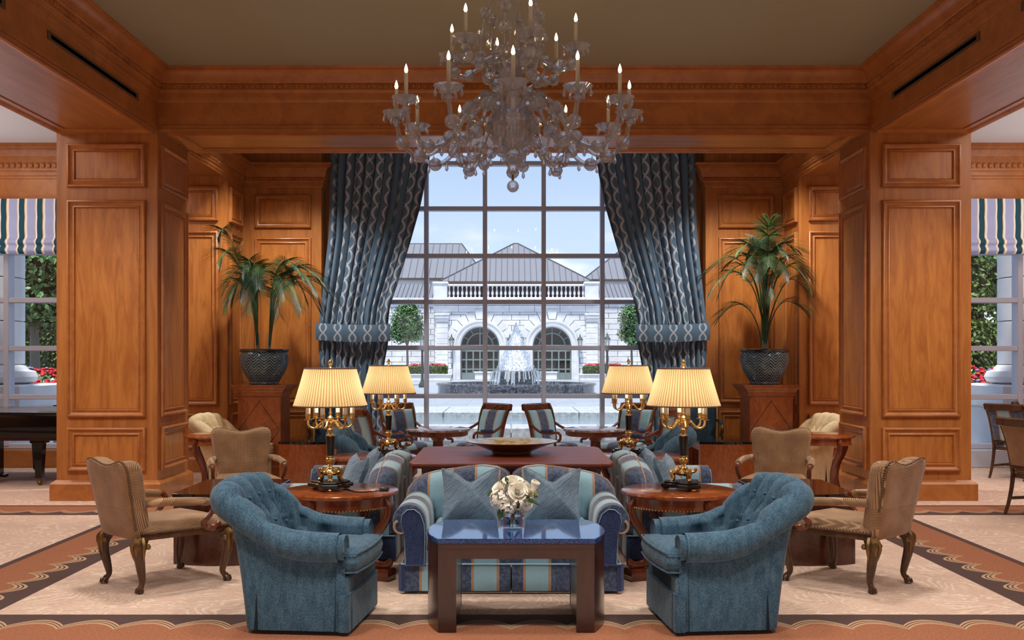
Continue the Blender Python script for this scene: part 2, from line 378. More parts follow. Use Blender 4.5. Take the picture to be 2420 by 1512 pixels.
PIANO = Mat('piano_lacquer', S(8, 8, 9), .08, 0, .25, 0, .3); RUSTP = Mat('piano_underside', S(70, 30, 24), .4)
MARBLE = Mat('rose_marble', S(158, 132, 128), .08, 0, .6); v = MARBLE.co('Object'); MARBLE.set('Base Color', MARBLE.mix(MARBLE.noise(v, 14, 5).smooth(.35, .65), S(120, 92, 86), S(176, 150, 146)))
BOWLI = Mat('amber_glaze', S(176, 150, 84), .15, 0, .5); v = BOWLI.co('Object'); f = BOWLI.noise(v, 9, 4, 1); g = BOWLI.voro(v, 40)
c = BOWLI.mix(f.smooth(.42, .6), S(206, 190, 158), S(186, 146, 52)); BOWLI.set('Base Color', BOWLI.mix(g.lt(.22)*f.smooth(.5, .6), c, S(110, 80, 36)))
BOWLO = Mat('brown_glaze', S(120, 70, 40), .12, 0, .6); PETAL = Mat('white_petal', S(252, 247, 234), .6, 0, 0, .2); YELL = Mat('green_yellow_bud', S(196, 196, 110), .6); FLEAF = Mat('bouquet_leaf', S(64, 92, 50), .5)
BLIND = Mat('striped_blind', rough=.8); bx = BLIND.xyz(BLIND.co('UV'))[0]; t = (bx/.262).fract()
c = BLIND.mix(t.lt(.30), S(160, 166, 204), S(20, 70, 86)); c = BLIND.mix(t.band(.30, .34).max(t.band(.44, .47)).max(t.band(.88, .92)), c, S(214, 178, 120)); c = BLIND.mix(t.band(.34, .44).max(t.gt(.92)), c, S(228, 226, 226)); BLIND.set('Base Color', c)
# carpet: pale moiré fields framed by rust borders with dark bands and scallops
CARP = Mat('patterned_carpet', rough=.95, spec=.1, sheen=.15)
X_, Y_, _ = CARP.xyz(CARP.co('Object')); ax = (X_-.03).abs(); dy = (Y_-8.5).abs()-2.04; dx = ax-3.27
inside = ax.lt(3.98); dx2 = dx*inside-(inside*-1.+1.)*9.; d = dx2.max(dy); useY = dx2.gt(dy)
s = Y_*useY+X_*(useY*-1.+1.); fr = (s/.335).fract()*2.-1.; e = d-(.13+fr*fr*.13)
wv = CARP.co('Object', (1.0, 1.5, 1)); nn = CARP.noise(wv, 1.25, 2, .6); n2 = CARP.noise(CARP.co('Object', (1, 2, 1)), 26, 2)
ct = ((nn*22.+n2*.9).fract()-.5).abs().smooth(.33, .40)*CARP.noise(CARP.co('Object'), 2.0, 2).smooth(.36, .5)
fld = CARP.mix(n2.smooth(.3, .7), S(214, 184, 166), S(198, 166, 148)); fld = CARP.mix(ct*.55, fld, S(242, 222, 200))
rust = CARP.mix(CARP.noise(CARP.co('Object'), 60, 2).smooth(.3, .7), S(164, 104, 72), S(142, 86, 58))
dark = S(78, 56, 52); tan = S(188, 150, 116)
bd = CARP.mix(e.gt(0), dark, tan); bd = CARP.mix(e.band(.024, .038).max(e.band(.058, .070)), bd, dark)
bd = CARP.mix((e-.095).gt(0), bd, rust); bd = CARP.mix(d.gt(.63), bd, dark)
CARP.set('Base Color', CARP.mix(d.band(0, .70), fld, bd)); CARP.bump(CARP.noise(CARP.co('Object'), 220, 2), .4, .004)
# ------------------------------------------------------------ the setting
WALLX = wood('cherry_beam_veneer', S(172, 112, 58), S(148, 90, 42), (.8, 9, 9)); WALLY = wood('cherry_side_beam_veneer', S(172, 112, 58), S(148, 90, 42), (9, .8, 9))
def root(name, label, cat, loc=(0, 0, 0)): return thing(name, label, cat, loc, kind='structure')
def wb(mb, name, mat, rt, **k):                           # a part modelled in room coordinates
    o = mb.build(name, mat, rt, **k); o.location = -Vector(rt.location); return o
def strct(mb, name, mat, label, cat, **k):
    o = mb.build(name, mat, **k); return tag(o, label, cat, kind='structure')
strct(MB().box(-9.2, 9.2, -3.2, 16.0, -.15, 0), 'floor', CARP, 'pale swirl carpet with rust borders and dark scalloped bands', 'carpet', smooth=0)
XL, XR, YF, YB = -3.97, 4.03, 11.63, 12.72
strct(MB().box(XL-.02, XR+.02, -3, YF+.05, 4.83, 4.9), 'ceiling', CEIL, 'plain plaster ceiling above the chandelier inside the crown moulding', 'ceiling', smooth=0)
for s, x0, x1, lb in ((-1, -9, -5.10, 'left'), (1, 5.16, 9, 'right')):
    strct(MB().box(x0, x1, -3, 15.2, 4.7, 4.76), 'ceiling', WHITE, 'white ceiling of the side aisle behind the %s pillar' % lb, 'ceiling', smooth=0)
    strct(MB().box(s*9, s*9.2, -3.2, 16, 0, 5.0), 'wall_'+lb, WALL, 'plain wood outer wall of the aisle on the %s side' % lb, 'wall', smooth=0)
strct(MB().box(-9, 9, -3.2, -3, 0, 5.0), 'wall_back', WALL, 'plain wood wall at the entrance end behind the viewpoint', 'wall', smooth=0)
strct(MB().box(-9.2, 9.2, -3.2, 16.0, 5.0, 5.2), 'roof', STONE, 'flat roof slab closing the lobby over the window bay', 'roof', smooth=0)
PROF_P = [(0, 0), (0, .03), (.008, .042), (.022, .044), (.034, .03), (.046, .02), (.06, .018), (.072, .03), (.082, .03), (.09, .006), (.092, 0)]
def panel(rt, org, U, N, u0, u1, z0, z1, field=True):
    P = []
    for i, h in PROF_P:
        row = []
        for u, z in ((u0+i, z0+i), (u1-i, z0+i), (u1-i, z1-i), (u0+i, z1-i)):
            row.append((org[0]+U[0]*u+N[0]*h, org[1]+U[1]*u+N[1]*h, z))
        P.append(row)
    mb = MB(); mb.grid(P, cv=True); wb(mb, 'panel_moulding', TRIM, rt, smooth=50)
    if field:
        pts = []
        for i, h in ((.086, 0.), (.086, .008), (.1, .012)):
            pts.append([(org[0]+U[0]*u+N[0]*h, org[1]+U[1]*u+N[1]*h, z) for u, z in ((u0+i, z0+i), (u1-i, z0+i), (u1-i, z1-i), (u0+i, z1-i))])
        m2 = MB(); m2.grid(pts, cv=True); m2.f.append((8, 9, 10, 11)); wb(m2, 'panel', WALLP, rt, smooth=0)
ZP = [(3.51, 4.0), (.935, 3.366), (.328, .817)]
PLINTH = [(.055, 0), (.055, .185), (.045, .2), (.02, .215), (.012, .225), (0, .23)]
def pillar(label, x0, x1, y0, y1, faces, top=4.14, plinth=True):
    rt = root('pillar', label, 'pillar', ((x0+x1)/2, (y0+y1)/2, 0))
    wb(MB().box(x0, x1, y0, y1, 0, top), 'shaft', WALL, rt, smooth=0)
    if plinth: wb(MB().sweep([(x0, y0), (x0, y1), (x1, y1), (x1, y0)][::-1], PLINTH, True), 'plinth', TRIM, rt, smooth=30)
    for f in faces:
        for z0, z1 in ZP:
            if f == 'front': panel(rt, (x0, y0), (1, 0), (0, -1), .125, x1-x0-.125, z0, z1)
            if f == 'right': panel(rt, (x1, y0), (0, 1), (1, 0), .09, y1-y0-.09, z0, z1)
            if f == 'left': panel(rt, (x0, y0), (0, 1), (-1, 0), .09, y1-y0-.09, z0, z1)
    return rt
pillar('massive square cherry pillar with carved panels beside the piano', -5.10, XL, YF, YB, ('front', 'right'))
pillar('massive square cherry pillar with carved panels beside the dining chairs', XR, 5.16, YF, YB, ('front', 'left'))
pillar('panelled wall pillar behind the cream settee on the piano side', -5.10, XL, 14.5, 15.95, ('front',), 5)
pillar('panelled wall pillar behind the cream settee on the dining side', XR, 5.16, 14.5, 15.95, ('front',), 5)
for x0, x1, sgn, lb in ((XL, -2.80, 1, 'leaning palm'), (2.87, XR, -1, 'upright palm')):
    rt = root('pier', 'panelled cherry window pier with crown moulding behind the %s' % lb, 'pier', ((x0+x1)/2, 15.6, 0))
    wb(MB().box(x0, x1, 15.3, 15.95, 0, 5.0), 'shaft', WALL, rt, smooth=0)
    for z0, z1 in ZP: panel(rt, (x0, 15.3), (1, 0), (0, -1), .19, x1-x0-.15, z0, z1)
    xw, N = (x0, (1, 0)) if sgn > 0 else (x1, (-1, 0))
    for z0, z1 in ZP: panel(rt, (xw, 14.5), (0, 1), N, .08, .72, z0, z1)
    p = [(XL, 15.3), (x1, 15.3)] if sgn > 0 else [(x0, 15.3), (XR, 15.3)]
    wb(MB().sweep(p, [(.03, 0), (.03, .2), (0, .22)]), 'plinth', TRIM, rt)
# crown mouldings
CROWN = [(.03, 4.13), (.03, 4.16), (.02, 4.165), (.02, 4.2), (.004, 4.205), (.004, 4.455), (.015, 4.46), (.022, 4.48), (.022, 4.5), (.032, 4.505), (.032, 4.555),
         (.046, 4.56), (.052, 4.58), (.06, 4.585), (.06, 4.60), (.05, 4.605), (.05, 4.655), (.066, 4.66), (.076, 4.67), (.08, 4.69), (.09, 4.73), (.115, 4.765), (.145, 4.785), (.155, 4.79), (.155, 4.8), (.175, 4.805), (.18, 4.83)]
def bead_run(path, out, z, pitch, r, name, rt, h=.045):    # carved egg-and-dart: a row of small carved eggs
    mb = MB(); offs = mitre(path)
    pts = [(p[0]+o[0]*out, p[1]+o[1]*out) for p, o in zip(path, offs)]
    for a, b in zip(pts, pts[1:]):
        L = sqrt((b[0]-a[0])**2+(b[1]-a[1])**2); n = max(1, int(L/pitch)); ux, uy = (b[0]-a[0])/L, (b[1]-a[1])/L
        for k in range(n):
            t = (k+.5)/n*L; cx, cy = a[0]+ux*t, a[1]+uy*t; q = pitch*.36
            P = [(cx-ux*q, cy-uy*q, z), (cx+ux*q, cy+uy*q, z), (cx+ux*q, cy+uy*q, z+h), (cx-ux*q, cy-uy*q, z+h)]
            nx, ny = uy*r, -ux*r; k2 = .45
            P += [(cx-ux*q*k2+nx, cy-uy*q*k2+ny, z+h*.25), (cx+ux*q*k2+nx, cy+uy*q*k2+ny, z+h*.25), (cx+ux*q*k2+nx, cy+uy*q*k2+ny, z+h*.85), (cx-ux*q*k2+nx, cy-uy*q*k2+ny, z+h*.85)]
            mb.add(P, [(4, 5, 6, 7), (0, 1, 5, 4), (1, 2, 6, 5), (2, 3, 7, 6), (3, 0, 4, 7)])
    o = wb(mb, name, TRIM, rt, recalc=False); o['kind'] = 'stuff'; return o
ring_ = [(XL, -2.95), (XL, YF), (XR, YF), (XR, -2.95)]
def crown_part(rt, path, prof, i, j, mat=TRIM):
    offs = mitre(path); P = [[(path[k][0]+offs[k][0]*q, path[k][1]+offs[k][1]*q, z) for q, z in prof] for k in (i, j)]
    mb = MB(); mb.grid(P); return wb(mb, 'crown_moulding', mat, rt, smooth=30)
def soffit_frame(rt, x0, x1, y0, y1, z, wdt=.10):
    for a, b in ((0, .018), (.03, .03)):
        pass
    P = []
    for i, h in ((0, 0), (0, .03), (.02, .04), (.05, .03), (.07, .012), (wdt, .01), (wdt, 0)):
        P.append([(x0+i, y0+i, z-h), (x1-i, y0+i, z-h), (x1-i, y1-i, z-h), (x0+i, y1-i, z-h)])
    mb = MB(); mb.grid(P, cv=True); wb(mb, 'soffit_moulding', TRIM, rt, smooth=40)
bf = root('beam', 'deep wood beam with carved crown moulding above the curtained window', 'beam', (0, 12.2, 4.14))
wb(MB().box(XL, XR, YF, YB, 4.14, 5.0), 'beam_core', WALLX, bf, smooth=0); crown_part(bf, ring_, CROWN, 1, 2)
bead_run([(XL+.06, YF), (XR-.06, YF)], .05, 4.608, .062, .022, 'egg_and_dart', bf); soffit_frame(bf, XL+.1, XR-.1, YF+.06, YB-.02, 4.14, .13)
for s, xa, xb, i, lb in ((-1, -5.10, XL, 0, 'piano aisle'), (1, XR, 5.16, 2, 'dining aisle')):
    bs = root('beam', 'long wood side beam with crown moulding over the %s' % lb, 'beam', ((xa+xb)/2, 5, 4.14))
    wb(MB().box(xa, xb, -3, YF, 4.14, 4.98), 'beam_core', WALLY, bs, smooth=0); crown_part(bs, ring_, CROWN, i, i+1)
    pa = [(XL, -2.9), (XL, YF-.06)] if s < 0 else [(XR, YF-.06), (XR, -2.9)]
    bead_run(pa, .05, 4.608, .062, .022, 'egg_and_dart', bs); soffit_frame(bs, xa+.02, xb-.02, -2.9, YF-.03, 4.14, .13)
    bb = root('beam', 'short wood beam linking pillar to wall on the %s side' % lb, 'beam', ((xa+xb)/2, 13.6, 4.14))
    wb(MB().box(xa, xb, YB, 14.5, 4.14, 5.0), 'beam_core', WALLY, bb, smooth=0)
# bay cornice running round the alcove
COR2 = [(0, 4.10), (.012, 4.105), (.02, 4.13), (.03, 4.135), (.03, 4.175), (.045, 4.18), (.05, 4.2), (.045, 4.205), (.045, 4.25), (.06, 4.255), (.07, 4.275), (.08, 4.33), (.11, 4.38), (.15, 4.4), (.15, 4.415), (.17, 4.42), (.175, 4.45), (0, 4.46)]
for path, lb in (([(XL, YB), (XL, 15.3), (-2.80, 15.3), (-2.80, 15.78)], 'leaning palm'), ([(2.87, 15.78), (2.87, 15.3), (XR, 15.3), (XR, YB)], 'upright palm')):
    tr = root('trim_%d' % (1 if path[0][0] < 0 else 2), 'carved wood cornice around the bay corner above the %s' % lb, 'cornice', (path[1][0], 15.3, 4.1))
    wb(MB().sweep(path, COR2), 'cornice_moulding', TRIM, tr, smooth=30); bead_run(path, .045, 4.206, .06, .022, 'egg_and_dart', tr, .042)
# windows
def window(name, label, x0, x1, y, xs, zs, mw=.066, md=.16):
    rt = root(name, label, 'window', ((x0+x1)/2, y, zs[0]))
    for x in xs: wb(MB().box(x-mw/2, x+mw/2, y, y+md, zs[0], zs[-1], .006), 'vertical_mullion', MULL, rt, smooth=0)
    ex = [x0]+list(xs)+[x1]
    for z in zs: wb(MB().box(x0, x1, y+.012, y+md-.01, z-mw/2, z+mw/2, .006), 'horizontal_mullion', MULL, rt, smooth=0)
    for a, b in zip(ex, ex[1:]):
        for c, d in zip(zs, zs[1:]):
            wb(MB().add([(a+.02, y+.10, c+.02), (b-.02, y+.10, c+.02), (b-.02, y+.10, d-.02), (a+.02, y+.10, d-.02)], [(0, 1, 2, 3)]), 'pane', PANE, rt, smooth=0, recalc=False)
    return rt
window('window_1', 'tall gridded bay window between the blue curtains facing the courtyard', -2.80, 2.87, 15.8, [-2.19, -1.296, -.40, .497, 1.393, 2.29], [.30, 1.013, 1.748, 2.451, 3.154, 3.876, 4.567, 4.98])
strct(MB().box(-2.80, 2.87, 15.62, 15.97, 0, .27, .01), 'window_sill', MULL, 'low dark sill below the tall gridded bay window', 'sill', smooth=0)
for s, lb, xs in ((-1, 'piano', [-8.3, -7.41, -6.5, -5.6]), (1, 'dining', [5.65, 6.56, 7.47, 8.36])):
    xa, xb = (-9, -5.10) if s < 0 else (5.16, 9)
    window('window_2' if s < 0 else 'window_3', 'gridded side window with striped blind behind the %s area' % lb, xa, xb, 15.2, xs, [.30, 1.023, 1.736, 2.444, 3.152, 3.9], .075, .2)
    wl = root('wall_front', 'wood wall with cornice above the side window in the %s area' % lb, 'wall', ((xa+xb)/2, 15.2, 0))
    wb(MB().box(xa, xb, 15.12, 15.9, 3.88, 5.0), 'wall_panel', WALLX, wl, smooth=0)
    wb(MB().box(xa, xb, 15.05, 15.6, 0, .26, .01), 'wall_base', WALLX if s < 0 else MULL, wl, smooth=0)
    wb(MB().sweep([(xa, 15.12), (xb, 15.12)], [(.03, 3.87), (.03, 3.93), (.015, 3.94), (.015, 3.96), (.004, 3.965), (.004, 4.2), (.02, 4.21), (.02, 4.24), (.04, 4.25), (.04, 4.3), (.06, 4.32), (.06, 4.42), (.08, 4.44), (.09, 4.52), (.14, 4.58), (.16, 4.6), (.16, 4.63), (.17, 4.64), (.17, 4.7)]), 'wall_cornice', TRIM, wl, smooth=30)
    bead_run([(xa+.02, 15.12), (xb-.02, 15.12)], .06, 4.35, .085, .03, 'egg_and_dart', wl, .065)
    wb(MB().box(xa, xb, 14.98, 15.14, 4.66, 4.70), 'ceiling_bead', WHITE, wl, smooth=0)
    bl = MB(); P = []
    for v in range(40):
        z = 3.90-.80*v/39; dpt = .012*abs(sin(v/39*pi*3)) if v < 28 else .05*abs(sin((v-28)/11*pi*2.0))+.01
        P.append([(xa+.05+(xb-xa-.1)*q/12, 15.0-dpt, z) for q in range(13)])
    bl.grid(P); tag(bl.build('roman_blind', BLIND, uv=lambda x, y, z: (x+10, z), smooth=60, recalc=False), 'raised striped roman blind in cream, teal and grey in the %s window' % lb, 'blind')
for x0, x1, lb in ((-2.81, -2.52, 'piano'), (2.60, 2.88, 'dining')): strct(MB().box(x0, x1, 15.60, 15.97, 0, 5.0), 'trim_%d' % (3 if x0 < 0 else 4), WALL, 'plain wood window jamb behind the curtain edge on the %s side' % lb, 'jamb', smooth=0)
# linear vents set into the side beams
for X, sg, y0, y1, lb in ((XL, 1, 8.86, 11.02, 'long slot vent in the beam nearest the piano pillar'), (XL, 1, 5.6, 8.12, 'slot vent at the near end of the beam on the piano side'),
                          (XR, -1, 8.9, 10.95, 'long slot vent in the beam nearest the dining pillar'), (XR, -1, 5.6, 8.17, 'slot vent at the near end of the beam on the dining side')):
    vt = thing('vent', lb, 'vent', (X, (y0+y1)/2, 4.36), group='linear air vents')
    m = MB()
    for a, b, c, d in ((y0, y1, 4.325, 4.345), (y0, y1, 4.385, 4.405), (y0, y0+.06, 4.345, 4.385), (y1-.06, y1, 4.345, 4.385)): m.box(X, X+sg*.012, a, b, c, d)
    wb(m, 'vent_frame', VENTF, vt, smooth=0); wb(MB().box(X-sg*.0, X+sg*.004, y0+.05, y1-.05, 4.345, 4.385), 'vent_slot', SLOT, vt, smooth=0)
# curtains
def curtain(sg, label, xo):
    rt = thing('curtain', label, 'curtain', (sg*2.3, 15.32, 0), group='tied back window curtains')
    edge = [(0, 1.90), (1.5, 1.86), (1.84, 1.80), (2.0, 1.80), (2.12, 1.80), (2.35, 1.775), (2.8, 1.63), (3.3, 1.47), (3.8, 1.33), (4.4, 1.20), (4.95, 1.14)]
    out = [(0, 2.80), (1.85, 2.82), (2.1, 2.82), (2.6, 2.76), (3.4, 2.68), (4.95, 2.64)]
    P = []; UVm = {}
    NU, NV, nf = 190, 64, 11
    for j in range(NV+1):
        z = .03+4.9*j/NV; a = interp(out, z); b = interp(edge, z); pinch = math.exp(-((z-1.98)/.35)**2)
        row = []
        for i in range(NU+1):
            u = i/NU; ph = 2*pi*nf*(u+.012*sin(7*u)+.006*sin(3*z+9*u)); amp = (.062+.02*sin(5*u+1))*(1-.5*pinch)
            x = lerp(a, b, u)+.022*cos(ph)*(1-.5*pinch)
            y = 15.33-amp*sin(ph)-.018*sin(2.3*ph+z*.8)-.05*pinch
            if z < 1.98: y += .03*sin(3*ph)*0
            row.append((sg*x+xo, y, z)); UVm[(round(sg*x+xo, 5), round(y, 5), round(z, 5))] = (u*2.7, z)
        P.append(row)
    mb = MB(); mb.grid(P)
    wb(mb, 'drape', CURT, rt, uv=lambda x, y, z: UVm[(round(x, 5), round(y, 5), round(z, 5))], smooth=180, recalc=False)
    tb = MB(); T = []; UT = {}
    for i in range(60):
        u = i/59; x = lerp(2.86, 1.77, u); yy = 15.18-.06*sin(pi*u)-.006*sin(u*40)
        row = []
        for k in range(9):
            q = k/8; z = 1.86+.25*q-.02*u-.02*sin(pi*u); y = yy-.018*sin(pi*q)
            row.append((sg*x+xo, y, z)); UT[(round(sg*x+xo, 5), round(y, 5), round(z, 5))] = (u*1.5, z*1.4)
        T.append(row)
    tb.grid(T); wb(tb, 'tieback', CURT, rt, uv=lambda x, y, z: UT[(round(x, 5), round(y, 5), round(z, 5))], smooth=180, recalc=False)
curtain(-1, 'blue lattice-patterned curtain tied back beside the leaning palm', 0); curtain(1, 'blue lattice-patterned curtain tied back beside the upright palm', .05)
# ------------------------------------------------------------ upholstered seats
def club_chair(name, label, mat, loc, rz, group, plumber=0):
    rt = thing(name, label, 'armchair', loc, rz, group)
    K = [((.300, -.275, .500), .074, (1, 0), (.232, -.27, .40)), ((.303, -.10, .503), .078, (1, .02), (.232, -.10, .40)), ((.312, .06, .53), .078, (1, .08), (.232, .04, .40)),
         ((.322, .19, .615), .082, (1, .3), (.222, .13, .40)), ((.315, .335, .725), .096, (.9, .65), (.20, .165, .40)), ((.24, .41, .765), .102, (.42, 1), (.14, .18, .40)),
         ((.10, .428, .772), .104, (.1, 1), (.06, .185, .40))]
    K = [tuple(c)+(r,)+tuple(n)+tuple(b) for c, r, n, b in K]
    flip = lambda k: (-k[0],)+k[1:4]+(-k[4], k[5], -k[6])+k[7:]
    ctr = (0, .43, .774, .104, 0, 1, 0, .186, .40)
    S_ = cr(K+[ctr]+[flip(k) for k in K[::-1]], 9); N = len(S_)
    def pt(k, q):                                      # q: 0..1 round the roll, 1..2 down the inner face
        x, y, z, r, nx, ny, bx, by, bz = k; l = sqrt(nx*nx+ny*ny); nx, ny = nx/l, ny/l
        if q <= 1:
            a = R(lerp(-105, 150, q)); return Vector((x+nx*r*cos(a), y+ny*r*cos(a), z+r*sin(a)))
        a = R(150); p = Vector((x+nx*r*cos(a), y+ny*r*cos(a), z+r*sin(a))); t = q-1
        h = min(1, (z-.45)/.3)
        return p.lerp(Vector((bx, by, bz)), t)+Vector((-nx, -ny, .25))*(.035*h*sin(pi*t))
    QN = [i/22 for i in range(22)]+[1+i/26 for i in range(27)]
    G = [[pt(k, q) for q in QN] for k in S_]
    # tufting: buttons and the creases between them
    mid = (N-1)/2; idx = lambda f: S_[int(round(mid+f*mid))]
    up = [pt(idx(f), 1.12) for f in (-.25, 0, .25)]; lo = [pt(idx(f), 1.52) for f in (-.44, -.12, .12, .44)]
    arm = [pt(idx(f), 1.35) for f in (-.80, .80)]
    seg = []
    for i, b in enumerate(up): seg += [(b, lo[i]), (b, lo[i+1])]
    seg += [(b, pt(idx(f), 1.95)) for b, f in zip(lo, (-.45, -.14, .14, .45))]
    for f, b in zip((-.24, 0, .24), up):
        qs = [pt(idx(f), q) for q in (1.12, .95, .8, .65, .5, .35, .2)]; seg += list(zip(qs, qs[1:]))
    for f in (-.62, -.45, .45, .62):
        qs = [pt(idx(f), q) for q in (1.4, 1.1, .9, .7, .5, .3)]; seg += list(zip(qs, qs[1:]))
    btn = up+lo+arm
    P = []
    for i, row in enumerate(G):
        r2 = []
        for j, p in enumerate(row):
            a = G[min(i+1, N-1)][j]-G[max(i-1, 0)][j]; b = row[min(j+1, len(row)-1)]-row[max(j-1, 0)]
            nn = a.cross(b); nn = nn.normalized() if nn.length > 1e-9 else Vector((0, 0, 1))
            k = S_[i]; ctrv = Vector(k[:3]) if QN[j] <= 1.1 else Vector((k[0]+k[4]*.2, k[1]+k[5]*.2, k[2]-.1))
            if nn.dot(p-ctrv) < 0: nn = -nn
            dn = 0
            for q in btn:
                d2 = (p-q).length_squared
                if d2 < .02: dn = max(dn, .052*math.exp(-d2/(2*.036**2)))
            ds = 1
            for q, w in seg:
                e = w-q; t = max(0, min(1, (p-q).dot(e)/max(e.length_squared, 1e-9))); ds = min(ds, (p-q-e*t).length_squared)
            wide = .042 if QN[j] > 1.0 else .042*max(0, (QN[j]-.55)/.45)
            dn = max(dn, (.011+.016*(QN[j] > .9))*math.exp(-ds/(2*.009**2))+wide*math.exp(-ds/(2*.034**2)))
            r2.append(p-nn*dn+nn*.010)
        P.append(r2)
    MB().grid(P).build('tufted_back', mat, rt, smooth=70)
    b = MB()
    for q in btn: b.ball((q.x*.97, q.y+.004, q.z-.012), .012, 8)
    b.build('tuft_button', mat, rt)['kind'] = 'stuff'
    # arm fronts
    for sg in (-1, 1):
        k = K[0]; sec = [pt(k, q/14) for q in range(15)]
        poly = [(.345, .03), (.340, .15), (.325, .38)]+[(p.x, p.z) for p in sec]+[(.240, .42), (.240, .03)]
        poly = [(sg*x, z) for x, z in poly]
        MB().prism(poly, -.275, -.302, 'y', .012).build('arm_front', mat, rt, smooth=60)
    # outer shell down to the floor
    base = [(.348, -.30), (.350, -.10), (.352, .05), (.355, .17), (.335, .262), (.22, .292), (.10, .298)]
    base = base+[(0, .30)]+[(-x, y) for x, y in base[::-1]]; base = cr(base, 9)
    P = []
    for k, bb in zip(S_, base):
        p = pt(k, .06); row = []
        for t in (0, .25, .5, .7, .85, 1):
            x, y = lerp(p.x, bb[0], t**.8), lerp(p.y, bb[1], t**.8); row.append((x, y, lerp(p.z, .025, t)))
        P.append(row)
    MB().grid(P).build('outer_shell', mat, rt, smooth=70)
    # seat deck, skirt, cushion
    MB().box(-.245, .245, -.335, .25, .06, .335, .015).box(-.335, .335, -.335, -.295, .06, .335, .012).build('seat_deck', mat, rt)
    m = MB(); z0, z1 = .022, .235
    for sg in (-1, 1):
        m.prism([(sg*.30, -.343), (sg*.352, -.343), (sg*.358, -.285), (sg*.345, -.285), (sg*.335, -.33), (sg*.30, -.33)], z0, z1)
    m.box(-.296, .296, -.349, -.334, z0, z1, .004)
    m.box(-.355, .355, -.345, -.33, z1, z1+.008, .003)
    m.build('skirt', mat, rt, smooth=30)
    m = MB()
    for sg in (-1, 1):
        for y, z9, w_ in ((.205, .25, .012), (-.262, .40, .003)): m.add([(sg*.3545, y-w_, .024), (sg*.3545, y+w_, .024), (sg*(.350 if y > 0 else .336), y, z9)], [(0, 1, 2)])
    m.build('pleat_shade_strip', PLEAT, rt, smooth=0)  # dark slivers standing in for shade in the pleats and arm seam
    out = [(-.228, .16), (-.228, -.29), (-.33, -.30), (-.34, -.33), (-.325, -.385), (-.15, -.405), (0, -.41), (.15, -.405), (.325, -.385), (.34, -.33), (.33, -.30), (.228, -.29), (.228, .16)]
    dense = []
    for (a, b_), (c, d) in zip(out, out[1:]+out[:1]): dense += [(lerp(a, c, t/4), lerp(b_, d, t/4)) for t in range(4)]
    MB().cushion(dense, .15, lambda u, v, d: (u, v, .415+d+(.012 if d > 0 else 0)*(1-min(1, (u*u+(v+.1)**2)/.12))), p=14, ks=(1, .995, .98, .95, .88, .7, .4)).build('seat_cushion', mat, rt, smooth=50)
    pp = MB()
    for zz in (.470, .362): pp.tube([(u*.985, v*.985-.0015, zz) for u, v in dense]+[(dense[0][0]*.985, dense[0][1]*.985, zz)], .006, 5)
    pp.build('piping', mat, rt, smooth=60)
    return rt
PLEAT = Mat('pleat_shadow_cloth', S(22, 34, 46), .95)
GC = 'blue tufted club chairs'
c1 = club_chair('club_chair', 'large blue tufted club chair beside the brown armchair that turns its back on the piano', BLUE, (-1.235, 6.33, 0), R(84), GC)
c2 = dup(c1, 'large blue tufted club chair beside the brown armchair nearest the dining chairs', (1.245, 6.33, 0), R(-84))
c3 = dup(c1, 'smaller-looking blue tufted club chair partly hidden behind a lamp on the piano side', (-1.42, 11.1, 0), R(90))
c4 = dup(c1, 'smaller-looking blue tufted club chair partly hidden behind a lamp on the dining side', (1.42, 11.1, 0), R(-90))
cs = club_chair('cream_settee', 'cream tufted settee in the corner behind the side table near the piano pillar', CREAM, (-3.57, 13.42, 0), R(80), 'cream corner seats'); cs.scale = (1.0, 1.0, 1.0)
dup(cs, 'cream tufted settee in the corner behind the side table near the dining pillar', (3.72, 13.42, 0), R(-80))

PIL = [(-.20, -.19), (-.10, -.175), (0, -.172), (.10, -.175), (.20, -.19), (.188, -.09), (.185, 0), (.19, .09), (.205, .20), (.15, .185), (.085, .15), (.03, .105), (0, .095), (-.03, .105), (-.085, .15), (-.15, .185), (-.205, .20), (-.19, .09), (-.185, 0), (-.188, -.09)]
def dense(o, n=4):
    r = []
    for (a, b), (c, d) in zip(o, o[1:]+o[:1]): r += [(lerp(a, c, t/n), lerp(b, d, t/n)) for t in range(n)]
    return r
def pillow(label, loc, rz, lean=15, roll=0, first=[None]):
    rt = thing('throw_pillow', label, 'pillow', loc, rz, 'silver blue throw pillows')
    L = R(lean)
    def pl(u, v, d):
        d2 = d*(1-.35*math.exp(-((u/.07)**2+((v-.10)/.12)**2)))
        c, s = cos(R(roll)), sin(R(roll)); u, v = u*c-v*s, u*s+v*c; v += .19
        return (u, v*sin(L)+d2*cos(L), v*cos(L)-d2*sin(L))
    dn = dense(PIL); MB().cushion(dn, .17, pl, p=2.4, ks=(1, .97, .9, .8, .65, .45, .22)).build('cushion_body', PILLOW, rt, smooth=70)
    MB().tube([pl(u, v, 0) for u, v in dn]+[pl(*dn[0], 0)], .005, 5).build('seam_piping', PILLOW, rt)
    return rt
